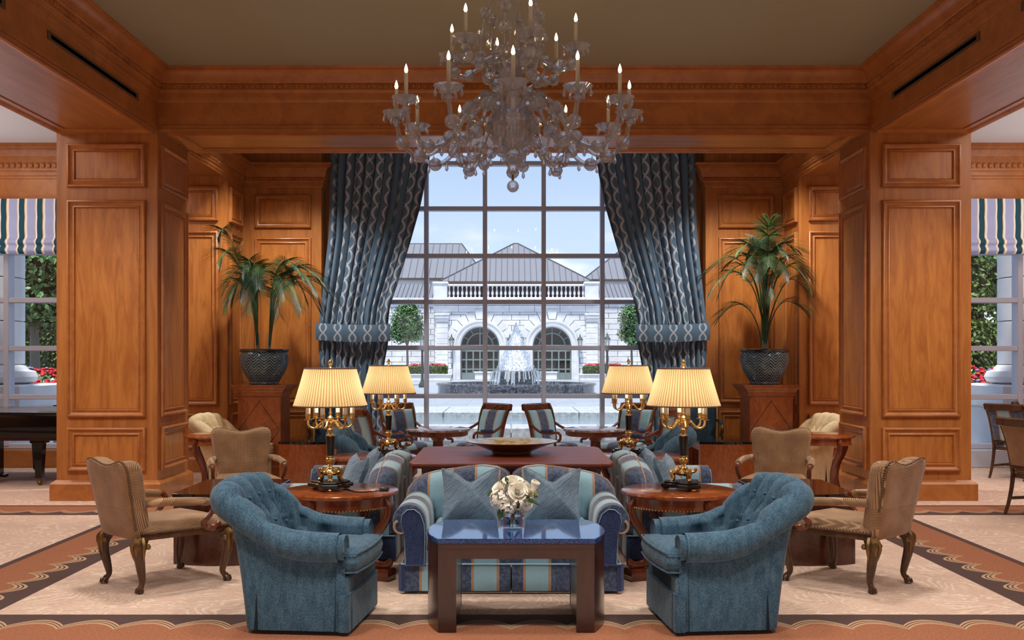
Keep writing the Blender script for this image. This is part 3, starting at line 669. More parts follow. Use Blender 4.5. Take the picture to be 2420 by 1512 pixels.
# striped loveseat; stripes follow the cloth, so every piece has its own stripe direction
def loveseat(label, loc, rz):
    rt = thing('loveseat', label, 'sofa', loc, rz, 'striped loveseats around the library table')
    sx = lambda o: (lambda x, y, z: (x+o, z)); sy = lambda o: (lambda x, y, z: (y+o, z))
    # body and skirt
    MB().box(-.70, .70, -.42, .44, .19, .29, .015).box(-.72, .72, .33, .45, .19, .60, .03).build('sofa_body', STRIPE, rt, uv=sx(.08))
    sk = MB(); z0, z1 = .02, .205
    sk.box(-.728, -.004, -.446, -.434, z0, z1, .004).box(.004, .728, -.446, -.434, z0, z1, .004)
    sk.build('skirt', STRIPE, rt, uv=sx(.08))
    for sg in (-1, 1):
        s2 = MB(); s2.box(sg*.724, sg*.738, -.44, .455, z0, z1, .004)
        s2.prism([(sg*.715, -.452), (sg*.742, -.452), (sg*.765, -.42), (sg*.742, -.415)], z0, z1-.005)
        s2.build('skirt', NAVY if sg < 0 else NAVY, rt)
    MB().box(-.73, .73, .445, .458, z0, z1, .004).build('skirt', STRIPE, rt, uv=sx(.08))
    MB().tube([(-.742, .45, z1), (-.742, -.45, z1), (.742, -.45, z1), (.742, .45, z1)], .006, 5).build('piping', STRIPE, rt, uv=lambda x, y, z: (0.2, z))
    # seat cushions
    for x0, x1 in ((-.565, -.003), (.003, .565)):
        o = dense([(x0, -.45), (x1, -.45), (x1, .22), (x0, .22)], 6)
        MB().cushion(o, .15, lambda u, v, d: (u, v, .362+d), p=12, ks=(1, .995, .98, .94, .85, .6, .3)).build('seat_cushion', STRIPE, rt, uv=sx(.08), smooth=50)
    # scroll arms
    for sg in (-1, 1):
        prof = [(.575, .19), (.570, .38), (.572, .46)]
        cx, cz, r = .690, .498, .112
        prof += [(cx+r*cos(R(a)), cz+r*sin(R(a))) for a in range(170, -60, -14)]
        prof += [(.738, .395), (.728, .37), (.722, .30), (.722, .19)]
        P = []
        for yv in [-.455, -.449]+[-.44+.03*i for i in range(28)]+[.40]:
            k = .97 if yv == -.455 else 1
            P.append([(sg*(.65+(x-.65)*k), yv, .42+(z-.42)*k) for x, z in prof])
        m = MB(); st = 0; m.grid(P, cv=True); n = len(prof); m.f.append(tuple(range(n))); m.f.append(tuple((len(P)-1)*n+i for i in range(n)))
        m.build('arm', STRIPE, rt, uv=lambda x, y, z: (y+.53, z), smooth=45)
        fp = [(sg*x, z) for x, z in [(.588, .20), (.584, .41), (.590, .48), (.615, .545), (.655, .575), (.70, .572), (.735, .54), (.742, .49), (.728, .42), (.716, .37), (.712, .20)]]
        MB().prism(fp, -.455, -.468, 'y', .006).build('arm_front_panel', NAVY, rt)
        q = [(x, -.466, z) for x, z in fp]; MB().tube(q, .0035, 5).build('piping', STRIPE, rt, uv=lambda x, y, z: (0.2, z))
        sc = [(sg*(.745+.045*cos(R(a))*(1-.0*a)), -.462, .458+.045*sin(R(a))) for a in range(60, -200, -20)]
        MB().tube(sc, [.012-.0006*i for i in range(len(sc))], 6).build('scroll_welt', STRIPE, rt, uv=lambda x, y, z: (.17, z))
    # camel back cushions
    BO = [(.006, .36), (.006, .66), (.012, .735), (.05, .765), (.11, .785), (.20, .795), (.32, .788), (.45, .768), (.56, .752), (.65, .73), (.73, .685), (.778, .62), (.788, .56), (.76, .50), (.60, .44), (.57, .36), (.30, .35)]
    for sg in (-1, 1):
        o = [(sg*x, z) for x, z in dense(BO, 3)]
        f = lambda u, v, d: (u, .30+d+(v-.36)*.16, v)
        MB().cushion(o, .24, f, p=7, ks=(1, .99, .96, .9, .78, .55, .28)).build('back_cushion', STRIPE, rt, uv=sx(.08), smooth=60)
        cu = sum(u for u, v in o)/len(o); cv = sum(v for u, v in o)/len(o); MB().tube([f(cu+(u-cu)*.955, cv+(v-cv)*.955, -.034) for u, v in o[3:42]], .006, 5).build('piping', STRIPE, rt, uv=lambda x, y, z: (.17 if sg > 0 else .17, z))
    return rt
l1 = loveseat('blue striped loveseat facing the viewer behind the blue granite cocktail table', (.0, 7.46, 0), 0)
l2 = dup(l1, 'blue striped loveseat seen end-on beside the library table toward the piano', (-1.36, 8.86, 0), R(-90))
l3 = dup(l1, 'blue striped loveseat seen end-on beside the library table toward the dining chairs', (1.36, 8.86, 0), R(90))
pillow('silver blue pillow on the facing loveseat beside the bouquet, piano side', (-.29, 7.36, .435), R(2), 20)
pillow('silver blue pillow on the facing loveseat beside the bouquet, dining side', (.29, 7.36, .435), R(-2), 20)
for sg, lb in ((-1, 'piano'), (1, 'dining')):
    pillow('nearer of two silver blue pillows on the loveseat turned toward the %s side' % lb, (sg*1.36, 8.47, .435), sg*R(68), 22, 0)
    pillow('farther of two silver blue pillows on the loveseat turned toward the %s side' % lb, (sg*1.30, 9.05, .435), sg*R(78), 22, 0)

# tan carved armchair with cabriole legs
def cab_leg(sg, front, mat=WALNUT):
    path = cr([(0, 0, .36), (.028, 0, .31), (.030, 0, .24), (.008, 0, .14), (-.004, 0, .075), (.008, 0, .045), (.022, 0, .025), (.03, 0, .012)], 5)
    rad = [interp([(0, .044), (.15, .042), (.35, .032), (.6, .020), (.75, .018), (.85, .026), (.95, .03), (1, .022)], i/(len(path)-1)) for i in range(len(path))]
    return path, rad
def tan_chair(label, loc, rz, group):
    rt = thing('carved_armchair', label, 'armchair', loc, rz, group)
    fr, bk = (.30, -.31), (.235, .28)
    for (x, y), a in (((fr[0], fr[1]), -50), ((-fr[0], fr[1]), -130), ((bk[0], bk[1]), 60), ((-bk[0], bk[1]), 120)):
        p, r = cab_leg(1, 1); ca, sa = cos(R(a)), sin(R(a))
        f = lambda q: (x+q[0]*ca-q[1]*sa, y+q[0]*sa+q[1]*ca, q[2])
        lg = MB().tube([f(q) for q in p], r, 10).build('leg', WALNUT, rt)
        kn = MB()
        for da, rz_, h in ((-42, .017, .325), (0, .022, .335), (42, .017, .325)):
            c2, s2 = cos(R(a+da)), sin(R(a+da)); q0 = f((.0, 0, 0))
            kn.tube(cr([(q0[0]+c2*.030, q0[1]+s2*.030, .375), (q0[0]+c2*.062, q0[1]+s2*.062, h), (q0[0]+c2*.060, q0[1]+s2*.060, .275), (q0[0]+c2*.048, q0[1]+s2*.048, .22)], 4), [.014, .016, .018, rz_, rz_, rz_*.9, rz_*.9, .015, .013, .011, .009, .006, .004], 6)
        for da in (-70, 70):
            c2, s2 = cos(R(a+da)), sin(R(a+da)); q0 = f((0, 0, 0)); kn.ball((q0[0]+c2*.062, q0[1]+s2*.062, .318), .021, 8)
        kn.build('gilded_knee', GILT, lg)
        ft = MB(); q0 = f((.028, 0, 0))
        for da in (-45, 0, 45):
            c2, s2 = cos(R(a+da)), sin(R(a+da)); ft.tube([(q0[0]-c2*.01, q0[1]-s2*.01, .05), (q0[0]+c2*.02, q0[1]+s2*.02, .03), (q0[0]+c2*.027, q0[1]+s2*.027, .008)], [.01, .011, .008], 6)
        ft.build('claw_foot', WALNUT, lg)
    o = [(-.325, -.345), (0, -.36), (.325, -.345), (.262, .29), (-.262, .29)]; d = dense(o, 6)
    MB().prism(d, .355, .40, 'z', .006).build('seat_rail', WALNUT, rt)
    MB().cushion(d, .15, lambda u, v, q: (u, v, .40+max(q, -.012)*(1.0)), p=12, ks=(1, .99, .97, .93, .82, .58, .28)).build('seat', RIB, rt, uv=lambda x, y, z: (x+z*.9, y+z*.3), smooth=60)
    rope = [(u*1.008, v*1.008, .408) for u, v in d]; MB().tube(rope+rope[:1], .010, 6).build('rope_trim', ROPE, rt)
    B = [(-.245, .34), (.245, .34), (.262, .55), (.282, .74), (.292, .82), (.286, .868), (.262, .895), (.21, .905), (.15, .893), (.07, .872), (0, .864), (-.07, .872), (-.15, .893), (-.21, .905), (-.262, .895), (-.286, .868), (-.292, .82), (-.282, .74), (-.262, .55)]
    f = lambda u, v, q: (u, .262+q+(v-.34)*.20, v)
    b = dense(B, 3)
    MB().cushion(b, .14, f, p=28, ks=(1, .992, .98, .96, .92, .7, .35)).build('backrest', RIB, rt, uv=lambda x, y, z: (x+.09+(y-.262-(z-.34)*.2)*.9, z-.04), smooth=60)
    bc = sum(v for u, v in b)/len(b); q = [f(u*.965, bc+(v-bc)*.965, .048) for u, v in b[6:]]; MB().tube(q, .009, 6).build('rope_trim', ROPE, rt)
    for sg in (-1, 1):
        pa = cr([(sg*.275, .28, .612), (sg*.315, .12, .610), (sg*.335, -.05, .598), (sg*.335, -.17, .584)], 5)
        MB().tube(pa, [.030]*(len(pa)-2)+[.030, .026], 10, flat=1.15).build('armrest', RIB, rt, uv=lambda x, y, z: (y*1.0+z, x*.2), smooth=60)
        sp = cr([(sg*.335, -.155, .580), (sg*.335, -.205, .578), (sg*.335, -.218, .545), (sg*.330, -.185, .49), (sg*.318, -.145, .445), (sg*.305, -.16, .408), (sg*.312, -.215, .392), (sg*.318, -.262, .41), (sg*.318, -.25, .43)], 5)
        am = MB().tube(sp, [.022]*6+[.018]*9+[.020]*10+[.026]*8+[.018]*max(0, len(sp)-33), 8).ball((sg*.335, -.212, .562), .024, 8); am.build('arm_support', CHAIRW, rt)
    return rt
GT = 'carved armchairs in ribbed tan fabric'
t1 = tan_chair('tan ribbed carved armchair turned away, standing on the open carpet before the piano pillar', (-2.50, 7.42, 0), R(138), GT)
dup(t1, 'tan ribbed carved armchair turned away, standing on the open carpet before the dining pillar', (2.43, 7.42, 0), R(-138))
dup(t1, 'tan ribbed carved armchair facing the viewer behind the dark table, piano side', (-2.55, 9.98, 0), R(22))
dup(t1, 'tan ribbed carved armchair facing the viewer behind the dark table, dining side', (2.55, 9.98, 0), R(-22))
# ------------------------------------------------------------ tables and lamps
def cocktail(label, loc, rz, wm, topm, group='granite-topped cocktail tables'):
    rt = thing('cocktail_table', label, 'table', loc, rz, group)
    def plan(k=0.):
        p = []
        a = [(-.455-k, -.355-k), (.455+k, -.355-k)]
        arc = lambda sg: [(sg*(.455+k+.085*(1-((i-6)/6)**2)), (i-6)/6*(.355+k)) for i in range(13)]
        return arc(1)+arc(-1)[::-1]
    P = plan(.004)
    MB().prism(P, .517, .548, 'z', .004).build('granite_top', topm, rt, smooth=30)
    MB().prism(plan(0), .492, .516, 'z', 0).build('table_frame', wm, rt, smooth=30)
    for sg in (-1, 1):
        e = [(sg*.35, -.35), (sg*.455, -.35)]+[(sg*(.455+.085*(1-((i-6)/6)**2)), (i-6)/6*.35) for i in range(1, 12)]+[(sg*.455, .35), (sg*.35, .35), (sg*.35, .29), (sg*.41, .29), (sg*.41, -.29), (sg*.35, -.29)]
        MB().prism(e, .003, .492, 'z', 0).build('end_panel', wm, rt, smooth=30)
        MB().box(sg*.352, sg*.408, -.285, .285, .003, .49).build('inner_panel', wm, rt, smooth=0)
    for y in (-.35, .29): MB().box(-.35, .35, y, y+.06, .43, .492).build('apron', wm, rt, smooth=0)
    return rt
COCKW = wood('cocktail_mahogany', S(66, 32, 25), S(48, 23, 18), (7, 7, 2), .28, .4)
COCKB = wood('cocktail_burl', S(150, 80, 38), S(122, 60, 26), (5, 5, 3), .22, .5, 3)
COCKD = wood('cocktail_dark_burl', S(92, 46, 28), S(62, 30, 18), (5, 5, 3), .2, .5, 3)
cocktail('dark cocktail table with speckled blue granite top under the bouquet', (.03, 6.38, 0), 0, COCKW, BLUEG)
cocktail('dark cocktail table with black top beside the tan armchairs, piano side', (-2.27, 8.50, 0), R(90), COCKD, BGRAN)
cocktail('dark cocktail table with black top beside the tan armchairs, dining side', (2.32, 8.50, 0), R(90), COCKD, BGRAN)
cocktail('black-topped burl end panel table far behind the lamp, piano side', (-2.56, 13.46, 0), R(90), COCKB, BGRAN)
cocktail('black-topped burl end panel table far behind the lamp, dining side', (2.72, 13.46, 0), R(90), COCKB, BGRAN)

def lamp_table(name, label, loc, a0, group, R0=.425, h=.635, topm=None, legm=None, plinth=True, legs=4):
    rt = thing(name, label, 'table', loc, a0, group); topm = topm or REDW2; legm = legm or TABLEW
    MB().lathe([(R0-.03, h-.034), (R0-.008, h-.03), (R0, h-.018), (R0-.004, h-.006), (R0-.016, h), (0.001, h)], 64).build('tabletop', topm, rt, smooth=30)
    MB().lathe([(R0-.06, h-.115), (R0-.045, h-.11), (R0-.045, h-.034), (R0-.06, h-.034)], 64).build('apron', topm, rt, smooth=30)
    b = MB()
    for k in range(96): a = 2*pi*k/96; b.ball(((R0-.043)*cos(a), (R0-.043)*sin(a), h-.108), .0075, 6)
    o = b.build('gilt_beading', GOLD, rt, recalc=False); o['kind'] = 'stuff'
    for k in range(legs):
        a = 2*pi*k/legs; ca, sa = cos(a), sin(a)
        q = cr([(R0-.055, h-.04), (R0-.03, h-.10), (R0-.045, h-.19), (R0-.14, h-.34), (R0-.165, .18), (R0-.13, .115), (R0-.06, .105), (R0-.02, .125), (R0-.03, .15)] if plinth else [(R0-.055, h-.04), (R0-.03, h-.10), (R0-.045, h-.19), (R0-.14, h-.36), (R0-.165, .20), (R0-.12, .06), (R0-.06, .02), (R0-.03, .018), (R0-.02, .04)], 6)
        rad = [interp([(0, .034), (.3, .034), (.6, .03), (.8, .03), (1, .022)], i/(len(q)-1)) for i in range(len(q))]
        m = MB().tube([(r*ca, r*sa, z) for r, z in q], rad, 8, up=(ca, sa, 0), flat=.8, sq=False); lg = m.build('leg', legm, rt)
        if plinth:
            pl = MB(); u = (-sa, ca)
            pl.prism([(ca*r+u[0]*t, sa*r+u[1]*t) for r, t in ((R0-.14, -.06), (R0-.0, -.06), (R0-.0, .06), (R0-.14, .06))], .0, .085, 'z', .008); p = pl.build('plinth', legm, rt)
            g = MB()
            for i in range(9): g.ball(((R0+.001)*ca+u[0]*(i-4)*.013, (R0+.001)*sa+u[1]*(i-4)*.013, .035), .006, 5)
            g.build('gilt_band', GOLD, p)
    if plinth:
        st = MB(); pts = []
        for k in range(legs*6):
            a = 2*pi*k/(legs*6); rr = .34-.13*abs(sin(legs*a/2))**.6; pts.append((rr*cos(a), rr*sin(a)))
        st.prism(pts, 0.003, .05, 'z', .006).build('base_platform', legm, rt)
    return rt
REDW2 = wood('round_table_burl', S(160, 82, 40), S(118, 54, 26), (5, 5, 5), .13, .6, 2.5); TABLEW = wood('round_table_legs', S(126, 62, 34), S(92, 42, 24), (8, 8, 3), .2, .5)
GTB = 'round gilt-beaded lamp tables'
q1 = lamp_table('lamp_table', 'round gilt-beaded table under the tall lamp beside the big blue chair, piano side', (-1.25, 7.60, 0), R(-22), GTB)
dup(q1, 'round gilt-beaded table under the tall lamp beside the big blue chair, dining side', (1.23, 7.60, 0), R(-158+90))
dup(q1, 'round gilt-beaded table under the farther lamp beside the rear blue chair, piano side', (-1.36, 10.25, 0), R(20))
dup(q1, 'round gilt-beaded table under the farther lamp beside the rear blue chair, dining side', (1.30, 10.25, 0), R(70))
s1 = lamp_table('side_table', 'small round wood side table with bowed legs in front of the piano pillar', (-3.36, 11.95, 0), R(150), 'round bow-legged side tables', .40, .72, None, None, False, 4)
dup(s1, 'small round wood side table with bowed legs in front of the dining pillar', (3.55, 11.95, 0), R(20))

def lamp(label, loc, rz, group):
    rt = thing('candelabra_lamp', label, 'lamp', loc, rz, group)
    pts = []
    for k in range(3):
        for a, r in ((-18, .17), (18, .17), (42, .125), (60, .105), (78, .125)): t = R(120*k-90+a); pts.append((r*cos(t), r*sin(t)))
    MB().prism(pts, .018, .048, 'z', .006).prism([(x*.86, y*.86) for x, y in pts], .048, .062, 'z', .004).build('plinth', EBONY, rt)
    for k in range(3): t = R(120*k-90); MB().lathe([(.012, 0), (.026, .003), (.03, .01), (.024, .018)], 14, (.132*cos(t), .132*sin(t), 0)).build('bun_foot', GOLD, rt)
    m = MB()
    for k in range(3):
        t = R(120*k-90); c, s = cos(t), sin(t)
        p = cr([(.02*c, .02*s, .125), (.055*c, .055*s, .135), (.082*c, .082*s, .118), (.072*c, .072*s, .092), (.078*c, .078*s, .072), (.10*c, .10*s, .066)], 5)
        m.tube(p, [interp([(0, .03), (.3, .026), (.55, .018), (.8, .014), (.92, .018), (1, .012)], i/(len(p)-1)) for i in range(len(p))], 8)
        t2 = t+R(60); c2, s2 = cos(t2), sin(t2); m.tube(cr([(.03*c2, .03*s2, .14), (.06*c2, .06*s2, .128), (.085*c2, .085*s2, .135), (.09*c2, .09*s2, .15)], 4), .012, 6); m.ball((.088*c2, .088*s2, .148), .016, 8)
    m.lathe([(.05, .105), (.062, .118), (.05, .135), (.03, .15), (.018, .165), (.016, .172)], 18).build('paw_base', GOLD, rt)
    MB().lathe([(.016, .17), (.02, .176), (.016, .182), (.03, .196), (.036, .212), (.034, .225), (.026, .234), (.033, .24), (.033, .247), (.02, .25)], 20).build('urn', GOLD, rt)
    MB().lathe([(.026, .248), (.034, .388), (.034, .392)], 20).build('column', EBONY, rt)
    MB().lathe([(.036, .39), (.036, .396), (.02, .405), (.012, .415), (.024, .43), (.026, .44), (.013, .452), (.018, .465), (.022, .475), (.018, .49), (.010, .50), (.02, .515), (.022, .525), (.009, .54), (.013, .56), (.006, .575), (.0055, .90)], 16).build('stem', GOLD, rt)
    for k in range(6):
        t = R(60*k+12); c, s = cos(t), sin(t)
        p = cr([(.015, .478), (.05, .497), (.075, .478), (.10, .455), (.135, .452), (.16, .475), (.163, .512)], 4)
        a = MB().tube([(r*c, r*s, z) for r, z in p], .0085, 7); a.ball((.05*c, .05*s, .498), .014, 7).ball((.10*c, .10*s, .456), .013, 7)
        ar = a.build('arm', GOLD, rt)
        MB().lathe([(.006, .508), (.03, .512), (.033, .516), (.012, .52), (.019, .53), (.019, .538), (.015, .54), (.02, .55), (.02, .556)], 14, (.163*c, .163*s, 0)).build('candle_cup', GOLD, ar)
        MB().lathe([(.0165, .556), (.0165, .645), (.004, .648)], 12, (.163*c, .163*s, 0)).build('candle_sleeve', CANDLE, ar)
    n = 144; P = []
    for v in range(11):
        q = v/10; rr = lerp(.266, .186, q**.9)
        P.append([(rr*(1+.022*(1 if k % 2 else -1))*cos(2*pi*k/n), rr*(1+.022*(1 if k % 2 else -1))*sin(2*pi*k/n), lerp(.612, .885, q)) for k in range(n)])
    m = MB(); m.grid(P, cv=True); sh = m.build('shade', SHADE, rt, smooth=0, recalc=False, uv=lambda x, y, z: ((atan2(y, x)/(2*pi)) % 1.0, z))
    m = MB()
    for rr, z in ((.268, .612), (.188, .885)): m.tube([(rr*cos(2*pi*k/60), rr*sin(2*pi*k/60), z) for k in range(61)], .0055, 6, cap=False)
    m.build('shade_trim', TAUPE, sh)
    sp = MB()
    for k in range(3): t = R(120*k); sp.tube([(0, 0, .882), (.186*cos(t), .186*sin(t), .882)], .002, 5)
    sp.build('shade_spider', GOLD, sh)
    MB().lathe([(.006, .888), (.013, .895), (.008, .903), (.017, .918), (.018, .928), (.010, .945), (.0005, .953)], 14).build('finial', GOLD, rt)
    return rt
GL = 'lit candelabra table lamps'
p1 = lamp('tall lit candelabra lamp on the near round table, piano side', (-1.325, 7.6, .636), R(8), GL)
LL = [(p1, (-1.325, 7.6))]
for lb, x, y in (('tall lit candelabra lamp on the near round table, dining side', 1.263, 7.6), ('lit candelabra lamp on the farther round table, piano side', -1.215, 10.28), ('lit candelabra lamp on the farther round table, dining side', 1.165, 10.28)):
    LL.append((dup(p1, lb, (x, y, .636), R(8+x*9)), (x, y)))
for o, (x, y) in LL:
    light('POINT', 'lamp_bulb', (x, y, .636+.715), LAMPW, (1, .86, .64), shadow_soft_size=.06)
cd = MB().tube(cr([(-1.2, 7.55, .64), (-1.1, 7.42, .64), (-1.0, 7.45, .64), (-.93, 7.52, .642)], 5), .004, 5); ct = thing('power_cord', 'thin black lamp cord with inline switch on the round table, piano side', 'cord', (-1.2, 7.55, .638))
wb(cd, 'cable', EBONY, ct); wb(MB().box(-.955, -.885, 7.50, 7.545, .637, .66, .006), 'inline_switch', EBONY, ct)

# library table with notched corners and the big bowl
lt = thing('library_table', 'square red mahogany library table with notched corners under the wide bowl', 'table', (.0, 8.9, 0))
def notch(a, b, n=.10, m=.025): return [(-a+n, -b), (a-n, -b), (a-n, -b+m), (a-n*.55, -b+m), (a-m, -b+n*.55), (a-m, -b+n), (a, -b+n)]
def notched(a, b):
    q = [(-a+.10, -b), (a-.10, -b), (a-.085, -b+.02), (a-.02, -b+.02), (a, -b), ]
    pts = []
    c = .11; d = .022
    for sx_, sy_ in ((1, -1), (1, 1), (-1, 1), (-1, -1)):
        cor = [((a-c)*sx_, b*sy_), ((a-c+.02)*sx_, (b-d)*sy_), ((a-.01)*sx_, (b-d+.03)*sy_), ((a+.02)*sx_, (b+.02)*sy_), ((a-d+.03)*sx_, (b-.01)*sy_), ((a-d)*sx_, (b-c+.02)*sy_), (a*sx_, (b-c)*sy_)]
        cor = [((a-c)*sx_, b*sy_), ((a-c+.015)*sx_, (b-d)*sy_), ((a-.035)*sx_, (b-d)*sy_), ((a-d)*sx_, (b-.035)*sy_), ((a-d)*sx_, (b-c+.015)*sy_), (a*sx_, (b-c)*sy_)]
        if sx_*sy_ > 0: cor = cor[::-1]
        pts += cor
    return pts
MB().prism(notched(.81, .79), .742, .772, 'z', .007).prism(notched(.79, .77), .728, .742, 'z', .003).build('tabletop', REDW, lt, smooth=30)
MB().box(-.70, .70, -.68, .68, .62, .728, .006).build('apron', TABLEW, lt)
for x in (-.66, .66):
    for y in (-.64, .64): MB().box(x-.05, x+.05, y-.05, y+.05, .003, .728, .006).build('leg', TABLEW, lt)
bw = thing('centre_bowl', 'wide shallow glazed bowl with amber inside on the library table', 'bowl', (.005, 8.95, .773))
MB().lathe([(.14, 0), (.17, .006), (.172, .02), (.24, .05), (.33, .082), (.385, .10), (.395, .104), (.395, .110)], 64, cap=False).build('bowl_outside', BOWLO, bw)
MB().lathe([(.395, .110), (.38, .108), (.30, .082), (.2, .05), (.1, .03), (.001, .026)], 64, cap=False).build('bowl_inside', BOWLI, bw)

# bouquet
vs_ = thing('bouquet_vase', 'low round glass vase filled with white roses on the blue granite table', 'vase', (.01, 6.40, .549))
MB().lathe([(.056, .002), (.060, .006), (.060, .125), (.057, .127), (.056, .125), (.056, .012), (.001, .012)], 32).build('glass', VASEG, vs_)
MB().lathe([(.055, .013), (.055, .075), (.001, .075)], 28).build('water', clear('vase_water', (.80, .84, .84, 1), .04, 0), vs_)
fl = thing('bouquet', 'round bouquet of white roses and hydrangea in the glass vase', 'flowers', (.01, 6.40, .57))
r2 = random.Random(3); m = MB()
for k in range(22):
    a = r2.uniform(0, 2*pi); b = a+r2.uniform(2.2, 4); m.tube([(.04*cos(b), .04*sin(b), .0), (.02*cos(a), .02*sin(a), .075), (.07*cos(a), .07*sin(a), .14)], .003, 5)
m.build('stems', STEM, fl)
def rose(c, r, up):
    m = MB(); up = Vector(up).normalized(); qz = Vector((0, 0, 1)).rotation_difference(up)
    for ring, (n, rr, h, op) in enumerate(((3, .25, .55, .12), (5, .45, .5, .3), (6, .72, .38, .55), (7, 1.0, .18, .9))):
        for k in range(n):
            a0 = 2*pi*k/n+ring*.7; da = 2*pi/n*.75; P = []
            for i in range(5):
                a = a0+da*(i-2)/2; row = []
                for j in range(4):
                    t = j/3; q = r*(rr*.35+rr*.65*(t**.7)+op*.12*t*t); z = r*(-.35+(h+.45)*t*(1-.18*op*t))
                    row.append(Vector(c)+qz@Vector((q*cos(a), q*sin(a), z*(1-.08*((i-2)/2)**2))))
                P.append(row)
            m.grid(P)
    return m
for c, r, up in (((0, -.01, .265), .062, (0, -.3, 1)), ((.03, -.075, .215), .058, (.2, -1, .5)), ((.09, -.04, .215), .05, (.7, -.5, .5)), ((-.07, -.03, .235), .055, (-.5, -.5, 1)), ((.06, .04, .24), .05, (.4, .5, 1)), ((-.05, .05, .23), .05, (-.4, .6, 1)), ((.085, -.06, .135), .038, (.5, -.9, -.2))):
    rose(c, r, up).build('rose', PETAL, fl, smooth=60, recalc=False)
h = MB()
for cc, rad, n in (((-.075, -.05, .165), .062, 150), ((-.03, -.075, .12), .045, 70), ((.03, -.085, .145), .035, 40), ((0, .05, .18), .08, 80)):
    for k in range(n):
        d = Vector((r2.gauss(0, 1), r2.gauss(0, 1), r2.gauss(0, 1))).normalized(); c = Vector(cc)+d*rad; t = d.orthogonal().normalized(); b = d.cross(t); s_ = .0115
        for q in range(4):
            a = q*pi/2+r2.random()*.3; e = t*cos(a)+b*sin(a); f = t*cos(a+.8)+b*sin(a+.8); g = t*cos(a-.8)+b*sin(a-.8)
            h.add([c, c+f*s_*.7+d*.003, c+e*s_*1.2+d*.005, c+g*s_*.7+d*.003], [(0, 1, 2, 3)])
h.build('hydrangea_petals', PETAL, fl, smooth=0, recalc=False)['kind'] = 'stuff'
cl = MB().tube(cr([(.12, -.02, .17), (.128, -.03, .22), (.135, -.03, .25), (.145, -.035, .27)], 4), [.008, .010, .012, .014, .016, .018, .02, .022, .025, .028, .03, .03, .028], 10, cap=False); cl.build('calla_lily', PETAL, fl)
def leafy(c, d, L, w_):
    c, d = Vector(c), Vector(d).normalized(); s_ = d.cross(Vector((0, -1, .2))).normalized(); P = []
    for i in range(7):
        t = i/6; ww = w_*sin(pi*min(1, t*.92+.04)); q = c+d*(L*t)+Vector((0, 0, -.02*t*t)); P.append([q-s_*ww, q+Vector((0, -.003, 0)), q+s_*ww])
    return MB().grid(P)
for c, d, L, w_ in (((-.03, -.03, .25), (-.2, -.3, 1), .075, .012), ((-.06, -.02, .25), (-.5, -.2, .9), .05, .01), ((.075, -.07, .17), (.35, -.5, .5), .06, .016), ((.09, -.07, .16), (.8, -.5, .1), .06, .014), ((-.07, -.06, .12), (-.2, -.4, -1), .065, .02), ((-.11, -.03, .20), (-.8, -.2, .2), .05, .018), ((.11, -.03, .18), (1, -.1, .3), .05, .012), ((.11, -.03, .15), (1, -.2, -.1), .055, .01)):
    leafy(c, d, L, w_).build('leaf', FLEAF, fl, recalc=False)
bd_ = MB()
for k in range(60): bd_.ball((.125+r2.gauss(0, .016), -.035+r2.gauss(0, .016), .195+r2.gauss(0, .02)), .004, 5)
for k in range(40): bd_.ball((.03+r2.gauss(0, .03), -.10+r2.gauss(0, .008), .145+r2.gauss(0, .025)), .0035, 5)
bd_.build('buds', YELL, fl, recalc=False)['kind'] = 'stuff'
